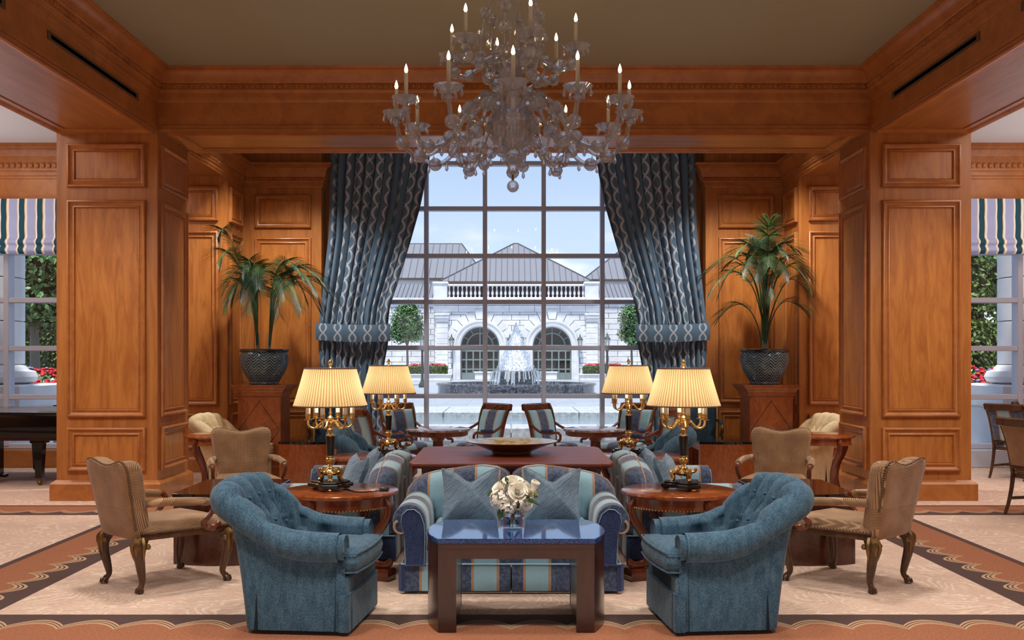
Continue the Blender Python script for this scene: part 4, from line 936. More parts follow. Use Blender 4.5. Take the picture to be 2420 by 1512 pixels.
# ------------------------------------------------------------ wooden armchairs at the window and in the dining aisle
def wood_chair(name, label, loc, rz, group, cloth=STRIPE, rope=True, arms=True, stretch=False, uo=.08, cover=None, fw=None):
    rt = thing(name, label, 'armchair' if arms else 'chair', loc, rz, group); fw = fw or CHAIRW
    st_ = cr([(.235, .225, .40), (.24, .245, .55), (.25, .285, .75), (.262, .335, .90), (.268, .385, .985)], 5)
    for sg in (-1, 1):
        p = [(sg*x, y, z) for x, y, z in st_]
        MB().tube(p, [.021]*(len(p)-3)+[.021, .023, .026], 4, up=(0, 1, 0), flat=1.1).build('back_stile', fw, rt, smooth=30)
        if rope:
            m = MB()
            q = p[9:]
            for a, b in zip(q, q[1:]):
                for t in (0, .33, .66): m.ball((lerp(a[0], b[0], t), lerp(a[1], b[1], t)-.020, lerp(a[2], b[2], t)), .013, 6)
            m.build('gilt_rope', GILT, rt, recalc=False)['kind'] = 'stuff'
        lb = cr([(sg*.235, .225, .42), (sg*.237, .24, .28), (sg*.24, .275, .12), (sg*.243, .32, .0)], 4)
        MB().tube(lb, [interp([(0, .023), (1, .016)], i/(len(lb)-1)) for i in range(len(lb))], 4, up=(0, 1, 0)).build('leg', fw, rt, smooth=30)
        lf = [(sg*.25, -.225, .40), (sg*.252, -.228, .2), (sg*.255, -.235, .0)]
        MB().tube(lf, [.026, .021, .016], 4, up=(0, 1, 0)).build('leg', fw, rt, smooth=30)
        if stretch: MB().box(sg*.238-.01, sg*.238+.01, -.22, .27, .15, .18).build('stretcher', fw, rt)
        if arms:
            pa = cr([(sg*.252, .27, .74), (sg*.27, .17, .685), (sg*.29, .06, .645), (sg*.30, -.08, .64), (sg*.30, -.19, .655), (sg*.30, -.245, .63), (sg*.298, -.245, .575), (sg*.292, -.20, .545), (sg*.288, -.165, .57)], 5)
            MB().tube(pa, .019, 6, up=(1, 0, 0)).tube(cr([(sg*.292, -.20, .548), (sg*.285, -.15, .53), (sg*.275, -.16, .47), (sg*.262, -.19, .42)], 4), .018, 6, up=(1, 0, 0)).build('arm', fw, rt)
            MB().tube([(sg*.293, .05, .665), (sg*.30, -.02, .668), (sg*.30, -.13, .67)], [.022, .028, .02], 10).build('arm_pad', cover or NAVY, rt)
    if stretch: MB().box(-.235, .235, .01, .03, .155, .177).build('stretcher', fw, rt)
    P = []
    for i in range(9):
        x = -.265+.53*i/8; y = .385+.02*(1-(x/.265)**2); P.append([(x, y-.025, .925), (x, y-.012, .905), (x, y+.02, .915), (x, y+.03, .985), (x, y+.008, 1.0), (x, y-.02, .985)])
    m = MB(); m.grid(P, cv=True); m.f += [tuple(range(6)), tuple(48+i for i in range(6))]; m.build('top_rail', fw, rt, smooth=30)
    m = MB()
    for k in range(9): a = (k-4)/4; m.ball((a*.10, .375+.02*(1-a*a*.14)-.012, .962+.018*cos(a*pi*1.5)), .014, 7)
    m.build('carved_crest', GILT if rope else fw, rt, recalc=False)['kind'] = 'stuff'
    f = lambda u, v, d: (u, interp([(.5, .24), (.75, .285), (.91, .345)], v)+d, v)
    B = dense([(-.222, .50), (.222, .50), (.235, .75), (.243, .915), (-.243, .915), (-.235, .75)], 6)
    MB().cushion(B, .085, f, p=24, ks=(1, .99, .97, .92, .82, .6, .3)).build('back_pad', cloth, rt, uv=lambda x, y, z: (x+uo, z), smooth=50)
    MB().box(-.24, .24, .20, .255, .47, .505, .006).build('lower_rail', fw, rt)
    Sx = dense([(-.275, -.26), (.275, -.26), (.235, .225), (-.235, .225)], 6)
    MB().prism(Sx, .375, .425, 'z', .005).build('seat_rail', fw, rt)
    MB().cushion(Sx, .16, lambda u, v, d: (u, v, .425+max(d, -.01)), p=8, ks=(1, .99, .96, .9, .78, .55, .25)).build('seat', cloth, rt, uv=lambda x, y, z: (x+uo, y), smooth=60)
    return rt
GW = 'striped window armchairs'
w1 = wood_chair('window_armchair', 'striped wood armchair facing away from mid-window at the marble table nearer the piano', (-.47, 13.42, 0), R(-50), GW)
dup(w1, 'striped wood armchair beyond the marble table nearer the piano, partly behind a lamp', (-1.30, 13.50, 0), R(40))
dup(w1, 'striped wood armchair seen from behind at the marble table nearer the piano', (-1.58, 12.62, 0), R(128))
dup(w1, 'striped wood armchair facing away from mid-window at the marble table nearer the dining', (.62, 13.42, 0), R(50))
dup(w1, 'striped wood armchair beyond the marble table nearer the dining area, partly behind a lamp', (1.46, 13.50, 0), R(-40))
dup(w1, 'striped wood armchair seen from behind at the marble table nearer the dining area', (1.70, 12.62, 0), R(-128))
d1 = wood_chair('dining_chair', 'dark striped dining chair standing farthest back in the aisle by the side window', (6.76, 13.75, 0), R(122), 'aisle dining chairs', STRIPE, False, False, True, .24, None, WALNUT)
dup(d1, 'dark striped dining chair half cut off beside the side window, behind the tan one', (7.35, 14.25, 0), R(60))
wood_chair('dining_armchair', 'tan ribbed wooden armchair standing nearest at the dining aisle', (5.42, 10.45, 0), R(105), 'aisle dining chairs', RIB, False, True, True, .1, RIB, WALNUT)
GB = 'blue chairs with gilded frames'
def gilt_chair(label, loc, rz):
    rt = thing('gilded_armchair', label, 'armchair', loc, rz, GB)
    B = dense([(-.27, .42), (.27, .42), (.285, .75), (.28, .98), (0, 1.0), (-.28, .98), (-.285, .75)], 4)
    f = lambda u, v, d: (u, .24+d+(v-.42)*.2, v)
    MB().cushion(B, .11, f, p=24, ks=(1, .99, .97, .92, .82, .6, .3)).build('backrest', BLUE, rt, smooth=50)
    for sg in (-1, 1):
        m = MB()
        for k in range(34): v = .50+.48*k/33; m.ball((sg*(interp([(.42, .27), (.75, .285), (1, .28)], v)+.018), f(0, v, -.04)[1], v), .017, 6)
        m.build('gilt_rope', GOLD, rt, recalc=False)['kind'] = 'stuff'
        MB().tube(cr([(sg*.29, .30, .72), (sg*.33, .18, .70), (sg*.345, .02, .675), (sg*.345, -.13, .67), (sg*.345, -.18, .64), (sg*.34, -.16, .585), (sg*.325, -.12, .52), (sg*.31, -.18, .43)], 4), .022, 7).build('arm', GILT, rt)
        MB().tube([(sg*.338, .12, .705), (sg*.345, .02, .70), (sg*.345, -.08, .695)], [.022, .03, .02], 8).build('arm_pad', BLUE, rt)
        for y in (-.25, .25): MB().tube([(sg*.26, y, .40), (sg*.268, y*1.05, .2), (sg*.27, y*1.08, 0)], [.03, .026, .016], 8).build('leg', GILT, rt)
    S2 = dense([(-.31, -.29), (.31, -.29), (.27, .25), (-.27, .25)], 5)
    MB().prism(S2, .34, .41, 'z', .006).build('seat_rail', GILT, rt)
    MB().cushion(S2, .18, lambda u, v, d: (u, v, .41+max(d, -.01)), p=9).build('seat', BLUE, rt, smooth=60); return rt
g1 = gilt_chair('blue armchair with gilded rope frame half hidden by a lamp before the curtain, piano side', (-2.46, 14.45, 0), R(8))
dup(g1, 'blue armchair with gilded rope frame half hidden by a lamp before the curtain, dining side', (2.58, 14.45, 0), R(-8))
def marble_table(label, loc):
    rt = thing('marble_table', label, 'table', loc, 0, 'round marble-topped window tables')
    MB().lathe([(.375, .690), (.40, .694), (.405, .705), (.40, .718), (.39, .722), (.0005, .722)], 56).build('marble_top', MARBLE, rt, smooth=30)
    MB().lathe([(.35, .63), (.372, .64), (.378, .69), (.36, .69)], 56).build('apron', CHAIRW, rt, smooth=30)
    MB().lathe([(.05, .06), (.065, .08), (.075, .3), (.062, .56), (.09, .60), (.12, .632)], 12).build('pedestal', CHAIRW, rt, smooth=30)
    MB().lathe([(.24, .003), (.25, .02), (.24, .05), (.08, .07)], 6).build('foot_platform', CHAIRW, rt, smooth=20)
marble_table('round marble-topped pedestal table by the window, nearer the piano', (-.91, 12.9, 0)); marble_table('round marble-topped pedestal table by the window, nearer the dining area', (1.05, 12.9, 0))
# ------------------------------------------------------------ pedestals, pots, palms
def pedestal(label, loc):
    rt = thing('plant_pedestal', label, 'pedestal', loc, 0, 'inlaid plant pedestals'); a = .29
    MB().box(-a, a, -a, a, .0, 1.13, .006).build('body', PEDW, rt, smooth=0)
    m = MB().sweep([(-a, -a), (-a, a), (a, a), (a, -a)][::-1], [(0, 1.08), (.02, 1.085), (.02, 1.13), (.03, 1.135), (.045, 1.165), (.07, 1.19), (.075, 1.2), (.085, 1.205), (.085, 1.235), (0, 1.235)], True)
    m.box(-a-.02, a+.02, -a-.02, a+.02, 1.2, 1.234).build('cap', PEDW, rt, smooth=30)
    m = MB().sweep([(-a, -a), (-a, a), (a, a), (a, -a)][::-1], [(.04, 0), (.04, .12), (.02, .15), (0, .155)], True); m.build('base', PEDW, rt)
    z0, zc, z1 = .25, .63, 1.02; L = MB()
    for (x0, q0), (x1, q1) in (((0, z1), (a-.02, zc)), ((a-.02, zc), (0, z0)), ((0, z0), (-a+.02, zc)), ((-a+.02, zc), (0, z1))):
        L.tube([(x0, -a-.0005, q0), (x1, -a-.0005, q1)], .0035, 4)
    L.build('diamond_inlay', EBONY, rt)
pedestal('tall burl pedestal with diamond inlay under the leaning palm', (-3.38, 14.2, 0)); pedestal('tall burl pedestal with diamond inlay under the upright palm', (3.49, 14.2, 0))
def pot(label, loc):
    rt = thing('plant_pot', label, 'pot', loc, 0, 'glazed herringbone pots')
    pr = [(.19, 0), (.20, .01), (.20, .04), (.21, .05), (.265, .14), (.31, .24), (.33, .33), (.325, .40), (.31, .44)]
    pp = cr(pr, 4)
    MB().lathe(pp, 84).build('pot_body', POT, rt, uv=lambda x, y, z: (atan2(y, x)/(2*pi)+.5, z), smooth=60)
    MB().lathe([(.305, .44), (.325, .445), (.335, .46), (.33, .478), (.31, .485), (.295, .478), (.29, .45)], 48).build('pot_rim', POTR, rt)
    MB().lathe([(.288, .44), (.0005, .455)], 24).build('soil', SOIL, rt)
POTR = Mat('glazed_dark_rim', S(34, 46, 56), .16, 0, .6)
def frond(path, L0, seed, wid=.0064, drop=.32):
    r = random.Random(seed); m = MB(); P = [Vector(p) for p in cr(path, 8)]; n = len(P)
    m.tube(P, [lerp(.013, .003, (i/(n-1))**.7) for i in range(n)], 5)
    k0 = int(n*.42)
    for i in range(k0, n):
        for h in (0, .5):
            if i == n-1 and h: continue
            p = P[i].lerp(P[min(i+1, n-1)], h); t = (P[min(i+1, n-1)]-P[max(i-1, 0)]).normalized()
            sd = t.cross(Vector((0, 0, 1)))
            sd = sd.normalized() if sd.length > .05 else Vector((1, 0, 0)); up = sd.cross(t)
            q = (i+h-k0)/(n-k0); l = L0*(.45+.75*sin(pi*min(1, q*.85+.12)))*r.uniform(.85, 1.1)
            for s_ in (-1, 1):
                d = (sd*s_*(.8-.3*q)+t*(.55+.5*q)+up*.22).normalized(); a, b = [], []
                for j in range(5):
                    f = j/4; c = p+d*(l*f)+Vector((0, 0, -drop*l*f*f)); w_ = wid*(1-f)**.6*min(1, .35+f*4); w2 = t*w_+up*(.25*w_)
                    a.append((c-w2, c, c+w2) if 0 else (c-w2, c+w2))
                m.grid([list(x) for x in a])
    return m
def palm(label, loc, specs, L0):
    rt = thing('potted_palm', label, 'palm', loc, 0, 'potted kentia palms')
    for k, (pth) in enumerate(specs): frond(pth, L0, k*7+1).build('frond', LEAFD, rt, smooth=0, recalc=False)
    m = MB()
    for x, y in {(round(p[0][0], 2), round(p[0][1], 2)) for p in specs}: m.tube([(x, y, -.03), (x, y, .22)], [.022, .012], 6)
    m.build('stem_base', BARK, rt)
def arch(bx, by, az, h, out, droop, lean=.12):
    c, s = cos(R(az)), sin(R(az))
    return [(bx, by, -.02), (bx+c*lean*.35, by+s*lean*.35, h*.45), (bx+c*lean, by+s*lean, h*.82), (bx+c*(lean+out*.35), by+s*(lean+out*.35), h), (bx+c*(lean+out*.75), by+s*(lean+out*.75), h-droop*.35), (bx+c*(lean+out), by+s*(lean+out), h-droop)]
LP = [[(-.08, 0, 0), (-.14, -.03, .5), (-.24, -.08, .95), (-.34, -.18, 1.32), (-.42, -.32, 1.56), (-.47, -.46, 1.58), (-.49, -.56, 1.46)], [(-.08, 0, 0), (-.12, -.03, .5), (-.2, -.05, .9), (-.32, -.12, 1.15), (-.40, -.24, 1.3), (-.46, -.36, 1.28), (-.5, -.46, 1.15)]]
for az, h, o_, d_, ln in ((-100, .98, .42, .30, .14), (-60, 1.0, .55, .32, .16), (-20, 1.12, .62, .18, .18), (-8, .98, .74, .30, .18), (20, 1.15, .55, .22, .14), (160, 1.02, .30, .32, .12), (195, .95, .28, .34, .12), (-75, 1.1, .5, .3, .1), (-90, .9, .5, .4, .1), (-30, 1.2, .5, .2, .1), (0, .9, .6, .4, .1), (-110, 1.05, .3, .3, .1), (-50, .95, .7, .4, .2), (-85, 1.15, .45, .22, .05), (-15, 1.05, .5, .35, .05), (30, 1.0, .5, .3, .2), (-65, .8, .5, .35, .15), (200, 1.1, .3, .25, .1), (250, 1.2, .3, .15, .06), (-35, 1.08, .75, .3, .15), (235, .92, .42, .36, .14), (275, .88, .42, .36, .12), (-40, .86, .52, .34, .14), (60, 1.2, .40, .2, .1), (110, 1.1, .35, .3, .1)):
    LP.append(arch(-.09 if az > 100 or az < -70 else .07, -.02, az, h, o_, d_, ln))
for sd in (1,):
    palm('palm leaning to one side with drooping dense fronds on the pedestal nearer the piano', (-3.38, 14.2, 1.71), LP, .28)
RP = []
for az, h, o_, d_, ln in ((-95, 1.52, .22, .0, .10), (175, 1.25, .62, .22, .20), (200, 1.05, .66, .28, .22), (150, 1.3, .40, .10, .14), (-10, 1.25, .40, .25, .20), (10, 1.45, .30, .05, .16), (-40, 1.12, .46, .25, .18), (-70, 1.2, .40, .2, .12), (-120, 1.15, .42, .22, .14), (185, .62, .42, .16, .16), (-5, .66, .36, .12, .14), (90, 1.5, .25, .05, .08), (225, 1.25, .44, .22, .14), (-30, .95, .42, .34, .2), (60, 1.35, .3, .15, .1), (120, 1.45, .3, .1, .08), (210, 1.42, .34, .08, .10), (-80, 1.62, .12, -.12, .05), (-100, 1.3, .4, .2, .1), (-60, 1.38, .34, .1, .1), (190, 1.15, .5, .35, .15), (-20, 1.3, .35, .3, .12), (-90, 1.0, .4, .3, .12)):
    RP.append(arch(.03*cos(az), -.02, az, h, o_, d_, ln))
palm('tall upright palm with fanned fronds on the pedestal nearer the dining chairs', (3.47, 14.2, 1.71), RP, .28)
pot('glazed teal herringbone pot holding the leaning palm', (-3.38, 14.2, 1.236)); pot('glazed teal herringbone pot holding the upright palm', (3.47, 14.2, 1.236))
# ------------------------------------------------------------ piano
pn = thing('grand_piano', 'black lacquered grand piano showing past the pillar before the side window', 'piano', (-6.3, 13.5, 0))
ol = cr([(-5.30, 12.75), (-6.2, 12.72), (-6.8, 12.85), (-7.2, 13.2), (-7.6, 13.45), (-7.95, 13.75), (-7.9, 14.15), (-7.5, 14.28), (-6.4, 14.28), (-5.30, 14.28)], 5)
wb(MB().prism(ol, .62, .90, 'z', .008), 'case', PIANO, pn, smooth=40); wb(MB().prism([(x*.995-.03, 13.5+(y-13.5)*1.012) for x, y in ol], .902, .928, 'z', .006), 'lid', PIANO, pn, smooth=40)
wb(MB().prism([(-6.6+(x+6.6)*.92, 13.5+(y-13.5)*.92) for x, y in ol], .575, .62, 'z'), 'underside', RUSTP, pn, smooth=40)
for x, y in ((-5.92, 13.02), (-6.42, 14.05), (-7.6, 13.9)):
    lg = wb(MB().tube([(x, y, .6), (x, y, .50), (x, y, .09)], [.085, .08, .055], 4, sq=False).box(x-.09, x+.09, y-.09, y+.09, .53, .60, .01), 'leg', PIANO, pn, smooth=30)
    c = MB().ball((x, y, .032), .032, 10).tube([(x, y, .05), (x, y, .10)], .022, 8).build('brass_caster', GILT, lg)
wb(MB().box(-6.62, -6.58, 13.25, 13.45, .05, .58, .005).box(-6.66, -6.54, 13.2, 13.5, .05, .10, .01), 'pedal_lyre', PIANO, pn); wb(MB().tube([(-6.60, 13.22, .08), (-6.45, 13.22, .06)], .008, 6), 'pedal', GILT, pn)
# ------------------------------------------------------------ chandelier
ch = thing('chandelier', 'large crystal candle chandelier hanging before the curtained window', 'chandelier', (.015, 8.9, 3.0))
def flute(n, a): return lambda t, z: 1+a*cos(n*t)
def cb(mb, name, mat=CRYS, parent=ch, **k):
    return mb.build(name, mat, parent, **k)
Z0 = 3.0
cb(MB().lathe([(.03, .30), (.075, .33), (.055, .37), (.10, .40), (.16, .44), (.20, .50), (.208, .56), (.20, .61), (.205, .62), (.17, .68), (.11, .74), (.07, .80), (.09, .86), (.12, .90), (.06, .94), (.04, 1.02), (.075, 1.08), (.05, 1.13), (.03, 1.2), (.06, 1.28), (.03, 1.36), (.03, 1.5), (.055, 1.58), (.03, 1.66), (.03, 1.83)], 48, fr=flute(16, .035)), 'centre_stem', smooth=60)
cb(MB().lathe([(.02, .25), (.06, .27), (.085, .31), (.08, .33), (.03, .31)], 32, fr=flute(8, .08)), 'petal_cup'); cb(MB().ball((0, 0, .215), .048, 18), 'glass_ball'); cb(MB().tube([(0, 0, .12), (0, 0, .17)], .008, 6), 'hook', GILT); cb(MB().ball((0, 0, .07), .052, 20), 'pendant_ball')
dropm = MB().lathe([(.0005, .055), (.004, .045), (.006, .035), (.014, .01), (.016, -.004), (.010, -.018), (.0005, -.026)], 8)
BEADS = {}
def bead(r, parent, loc):
    if r not in BEADS:
        BEADS[r] = cb(MB().lathe([(r*sin(pi*i/14) if 0 < i < 14 else 2e-4, -r*cos(pi*i/14)) for i in range(15)], 50, fr=lambda t, z: 1+.045*cos(10*t+7*z/r)+.045*cos(10*t-7*z/r)), 'bead', CRYS, parent, loc=loc)
    else: put(BEADS[r], parent, loc)
def arm(az, path, rbead, candle, nd, beads):
    c, s = cos(az), sin(az); pts = cr(path, 8); n = len(pts); W = lambda r, z: (r*c, r*s, z)
    a = cb(MB().tube([W(r, z) for r, z in pts], [.020]*n, 8), 'glass_arm')
    for t in beads:
        q = pts[int(t*(n-1))]; pass
        bead(rbead, a, W(*q))
    re, ze = path[-1]; x, y, _ = W(re, 0)
    cb(MB().lathe([(.02, -.05), (.035, -.02), (.022, .0), (.03, .01), (.075, .03), (.118, .068), (.116, .071), (.06, .04), (.02, .02)], 36, (x, y, ze), fr=flute(12, .05)), 'drip_dish', CRYS, a)
    for k in range(nd):
        t = 2*pi*k/nd+az; d = cb(MB().add(dropm.v, dropm.f), 'crystal_drop', CRYS, a, loc=(x+.103*cos(t), y+.103*sin(t), ze+.005), smooth=0)
    cb(MB().lathe([(.016, .02), (.016, .26), (.010, .268)], 12, (x, y, ze)), 'candle', CANDLE, a)
    cb(MB().lathe([(.008, .268), (.015, .285), (.011, .31), (.0005, .34)], 8, (x, y, ze)), 'flame_bulb', FLAME, a)
    return a, pts
for k in range(12):
    az = R(30*k-90)
    a, pts = arm(az, [(.10, .64), (.24, .80), (.38, .74), (.52, .52), (.68, .36), (.84, .34), (.96, .46), (1.0, .64)], .058, 1, 6, (.17, .33, .50, .68, .84))
    for t in (.58, .76):
        q = pts[int(t*(len(pts)-1))]; cb(MB().add(dropm.v, dropm.f), 'crystal_drop', CRYS, a, loc=(q[0]*cos(az), q[0]*sin(az), q[1]-.075), smooth=0)
for k in range(6):
    az = R(60*k-75)
    arm(az, [(.05, 1.02), (.16, 1.16), (.30, 1.10), (.42, 1.04), (.52, 1.08), (.55, 1.17)], .05, 1, 6, (.25, .55, .8))
    az = R(60*k-45); c, s = cos(az), sin(az); a = cb(MB().tube([(r*c, r*s, z) for r, z in cr([(.10, .90), (.22, .98), (.29, 1.10), (.27, 1.3), (.24, 1.55), (.10, 1.8)], 6)], .014, 7), 'glass_arm')
    for r, z in ((.22, .98), (.285, 1.16), (.265, 1.36), (.24, 1.54)): bead(.052, a, (r*c, r*s, z))
    # short curled arms under the bowl
    a = cb(MB().tube([(r*c, r*s, z) for r, z in cr([(.17, .62), (.24, .46), (.30, .33), (.36, .30), (.42, .40), (.44, .52)], 6)], .013, 7), 'glass_arm')
    for r, z in ((.20, .56), (.27, .39), (.36, .30), (.43, .46)): bead(.048, a, (r*c, r*s, z))
    for r, z in ((.27, .30), (.36, .22)): cb(MB().add(dropm.v, dropm.f), 'crystal_drop', CRYS, a, loc=(r*c, r*s, z), smooth=0)
# ------------------------------------------------------------ the courtyard outside
PV = PAVE; bk = PV.t.nodes.new('ShaderNodeTexBrick'); PV.t.links.new(PV.co('Object').k, bk.inputs['Vector'])
for k, v_ in (('Color1', S(160, 165, 174)), ('Color2', S(150, 156, 166)), ('Mortar', S(136, 142, 152))): bk.inputs[k].default_value = v_
bk.inputs['Scale'].default_value = 1; bk.inputs['Mortar Size'].default_value = .02; bk.inputs['Brick Width'].default_value = 1.5; bk.inputs['Row Height'].default_value = 1.5
PV.set('Base Color', V(PV.t, bk.outputs[0]))
strct(MB().box(-90, 90, 16.0, 160, -.3, -.01), 'ground', PAVE, 'pale stone plaza paving in the courtyard beyond the window', 'paving', smooth=0)
pl = thing('reflecting_pool', 'long low stone pool right outside the tall window', 'pool', (0, 21.5, 0), kind='structure')
for k in range(10):
    x = -8+1.6*k; wb(MB().box(x+.008, x+1.592, 18.3, 19.35, 0, .36, .012), 'coping_stone', GREYST, pl, smooth=0)
    wb(MB().box(x+.008, x+1.592, 24.4, 27.2, 0.02, .32, .012), 'coping_stone', GREYST, pl, smooth=0)
wb(MB().box(-8, 8, 19.3, 24.45, 0, .2), 'water', WATER, pl, smooth=0)
kB = .03102; BX = lambda p: (p-1208)*kB; BZ = lambda q: 1.6-(q-845)*kB   # facade measured in the plane 76 m away
bd = thing('courtyard_building', 'pale limestone pavilion with arched doors, balustrade and hipped roofs across the courtyard', 'building', (0, 76, 0))
def bp(mb, name, mat, parent=None, **k):
    o = mb.build(name, mat, parent or bd, **k)
    if not parent: o.location = (0, -76, 0)
    return o
def arcpts(cx, hw, zs, n=16): return [(cx-hw, 0)]+[(cx-hw*cos(pi*i/n), zs+hw*sin(pi*i/n)) for i in range(n+1)]+[(cx+hw, 0)]
A1, A2, HW, ZS = BX(1134), BX(1305), 1.43, BZ(818)
xl, xr = BX(1027), BX(1414)
out = [(xl, 0)]+arcpts(A1, HW+.10, ZS)+arcpts(A2, HW+.10, ZS)+[(xr, 0), (xr, BZ(706)), (xl, BZ(706))]
bp(MB().prism(out, 76.10, 77.2, 'y'), 'facade_wall', JOINT, smooth=0)
# ashlar blocks, each a piece, leaving out the arches
n = 0; ch_ = .395; top = BZ(737)
def block(x0, x1, z0, z1, y=76.0, d=.12):
    bp(MB().box(x0+.018, x1-.018, y, y+d, z0+.018, z1-.018, .012), 'stone_block', STONE, smooth=0)
for row in range(int(top/ch_)+1):
    z0, z1 = row*ch_, min((row+1)*ch_, top)
    if z1-z0 < .1: continue
    x = xl+(-.6 if row % 2 else 0)
    while x < xr:
        a, b = max(x, xl), min(x+1.25, xr); x += 1.25
        if b-a < .15: continue
        segs = [(a, b)]
        for A in (A1, A2):
            zc = max(0, z0-ZS); Rr = 1.98
            h = Rr if z0 < ZS else (sqrt(max(0, Rr**2-zc**2)) if zc < Rr else 0)
            if z0 >= ZS: h = sqrt(max(0, 2.2**2-zc**2)) if zc < 2.2 else 0
            if h <= 0: continue
            ns = []
            for p, q in segs:
                if q <= A-h or p >= A+h: ns.append((p, q))
                else:
                    if p < A-h: ns.append((p, A-h))
                    if q > A+h: ns.append((A+h, q))
            segs = ns
        for p, q in segs:
            if q-p > .14: block(p, q, z0, z1)
for A in (A1, A2):
    for k in range(11):                                   # voussoirs
        a0, a1 = pi*k/11, pi*(k+1)/11; g = .012
        if k == 5: r1 = 2.75
        else: r1 = 2.55
        po = [(A-r*cos(a), ZS+r*sin(a)) for r, a in ((1.98, a0+g), (r1, a0+g*.8), (r1, (a0+a1)/2), (r1, a1-g*.8), (1.98, a1-g), (1.98, (a0+a1)/2))]
        bp(MB().prism(po, 75.99 if k != 5 else 75.9, 76.12, 'y', .012), 'voussoir', STONE, smooth=0)
    P = []
    for i in range(37):                                   # moulded archivolt down to the jambs
        t = i/36
        if t < .2: x, z, nx, nz = -1, lerp(0, ZS, t/.2), -1, 0
        elif t > .8: x, z, nx, nz = 1, lerp(ZS, 0, (t-.8)/.2), 1, 0
        else: a = pi*(t-.2)/.6; x, z, nx, nz = -cos(a), ZS, -cos(a), sin(a)
        P.append([(A+(nx*r), y, z+(nz*r)) for r, y in ((HW, 76.3), (HW, 75.98), (HW+.12, 75.94), (HW+.16, 76.0), (HW+.34, 75.96), (HW+.38, 75.92), (HW+.52, 75.92), (HW+.54, 76.0))])
    bp(MB().grid(P), 'archivolt', STONE, smooth=40)
    gp = arcpts(A, HW, ZS); dr = bp(MB().prism(gp, 76.5, 76.55, 'y'), 'arched_door', DGLASS, smooth=0)
    bars = [(-1.0, 0, -1.0, ZS), (1.0, 0, 1.0, ZS), (-.5, 0, -.5, ZS), (0, 0, 0, ZS+.95), (.5, 0, .5, ZS), (-1.38, 0, -1.38, ZS), (1.38, 0, 1.38, ZS)]
    for x0, z0, x1, z1 in bars: bp(MB().box(A+x0-.05, A+x0+.05, 76.38, 76.5, z0, z1), 'door_bar', DOORG, dr, smooth=0)
    for z in (.06, .75, 1.45, 2.1, 2.5): bp(MB().box(A-HW, A+HW, 76.39, 76.49, z-.05, z+.05), 'door_bar', DOORG, dr, smooth=0)
    for rr in (.96, HW-.05): bp(MB().tube([(A-rr*cos(pi*i/20), 76.44, ZS+rr*sin(pi*i/20)) for i in range(21)], .06, 4), 'door_bar', DOORG, dr, smooth=0)
    for a in (30, 60, 90, 120, 150): bp(MB().tube([(A+.96*cos(R(a)), 76.44, ZS+.96*sin(R(a))), (A+HW*cos(R(a)), 76.44, ZS+HW*sin(R(a)))], .04, 4), 'door_bar', DOORG, dr, smooth=0)
    bp(MB().box(A-HW, A+HW, 76.40, 76.48, 0, .5), 'door_kick_panel', DOORG, dr, smooth=0)
for z0, z1, d in ((737, 729, .14), (729, 722, .22), (721, 715, .30), (715, 706, .42)):
    x = xl-.1
    while x < xr: bp(MB().box(max(x, xl-.1)+.01, min(x+1.86, xr+.1)-.01, 76.1-d, 76.3, BZ(z0), BZ(z1), .01), 'cornice_stone', STONE, smooth=0); x += 1.86
for p in (1045, 1399):                                    # pilasters
    x = BX(p)
    for a, b, w_, d in ((0, .35, .58, .25), (.35, .62, .52, .2), (BZ(760), BZ(752), .47, .2), (BZ(752), BZ(745), .52, .27), (BZ(745), BZ(741), .56, .32)): bp(MB().box(x-w_, x+w_, 76-d, 76.1, a, b, .02), 'pilaster_moulding', STONE, smooth=0)
    z = .62
    while z < BZ(760)-.05: z2 = min(z+.395, BZ(760)); bp(MB().box(x-.43, x+.43, 75.86, 76.1, z+.01, z2-.01, .012), 'stone_block', STONE, smooth=0); z = z2
# balustrade
bl0 = MB().lathe([(.07, 0), (.07, .06), (.045, .08), (.05, .14), (.10, .28), (.085, .40), (.045, .56), (.04, .66), (.065, .72), (.05, .76), (.07, .79), (.07, .86)], 10).build('baluster', STONE, bd); bl0.location = (BX(1062), -.0, BZ(703))
for k in range(1, 32): put(bl0, bd, (lerp(BX(1062), BX(1378), k/31), 0, BZ(703)))
bp(MB().box(xl+.9, xr-.9, 75.8, 76.2, BZ(706), BZ(702.5), .02), 'balustrade_base', STONE, smooth=0); bp(MB().box(xl+.9, xr-.9, 75.78, 76.22, BZ(676), BZ(671.5), .03), 'balustrade_rail', STONE, smooth=0)
for p in (1041, 1398): bp(MB().box(BX(p)-.5, BX(p)+.5, 75.7, 76.5, BZ(706), BZ(671), .02).box(BX(p)-.57, BX(p)+.57, 75.64, 76.56, BZ(671), BZ(666), .02), 'balustrade_pier', STONE, smooth=0)
bp(MB().box(BX(1048), BX(1392), 78.4, 88, BZ(706), BZ(660)), 'attic_wall', SHADOWW, smooth=0)
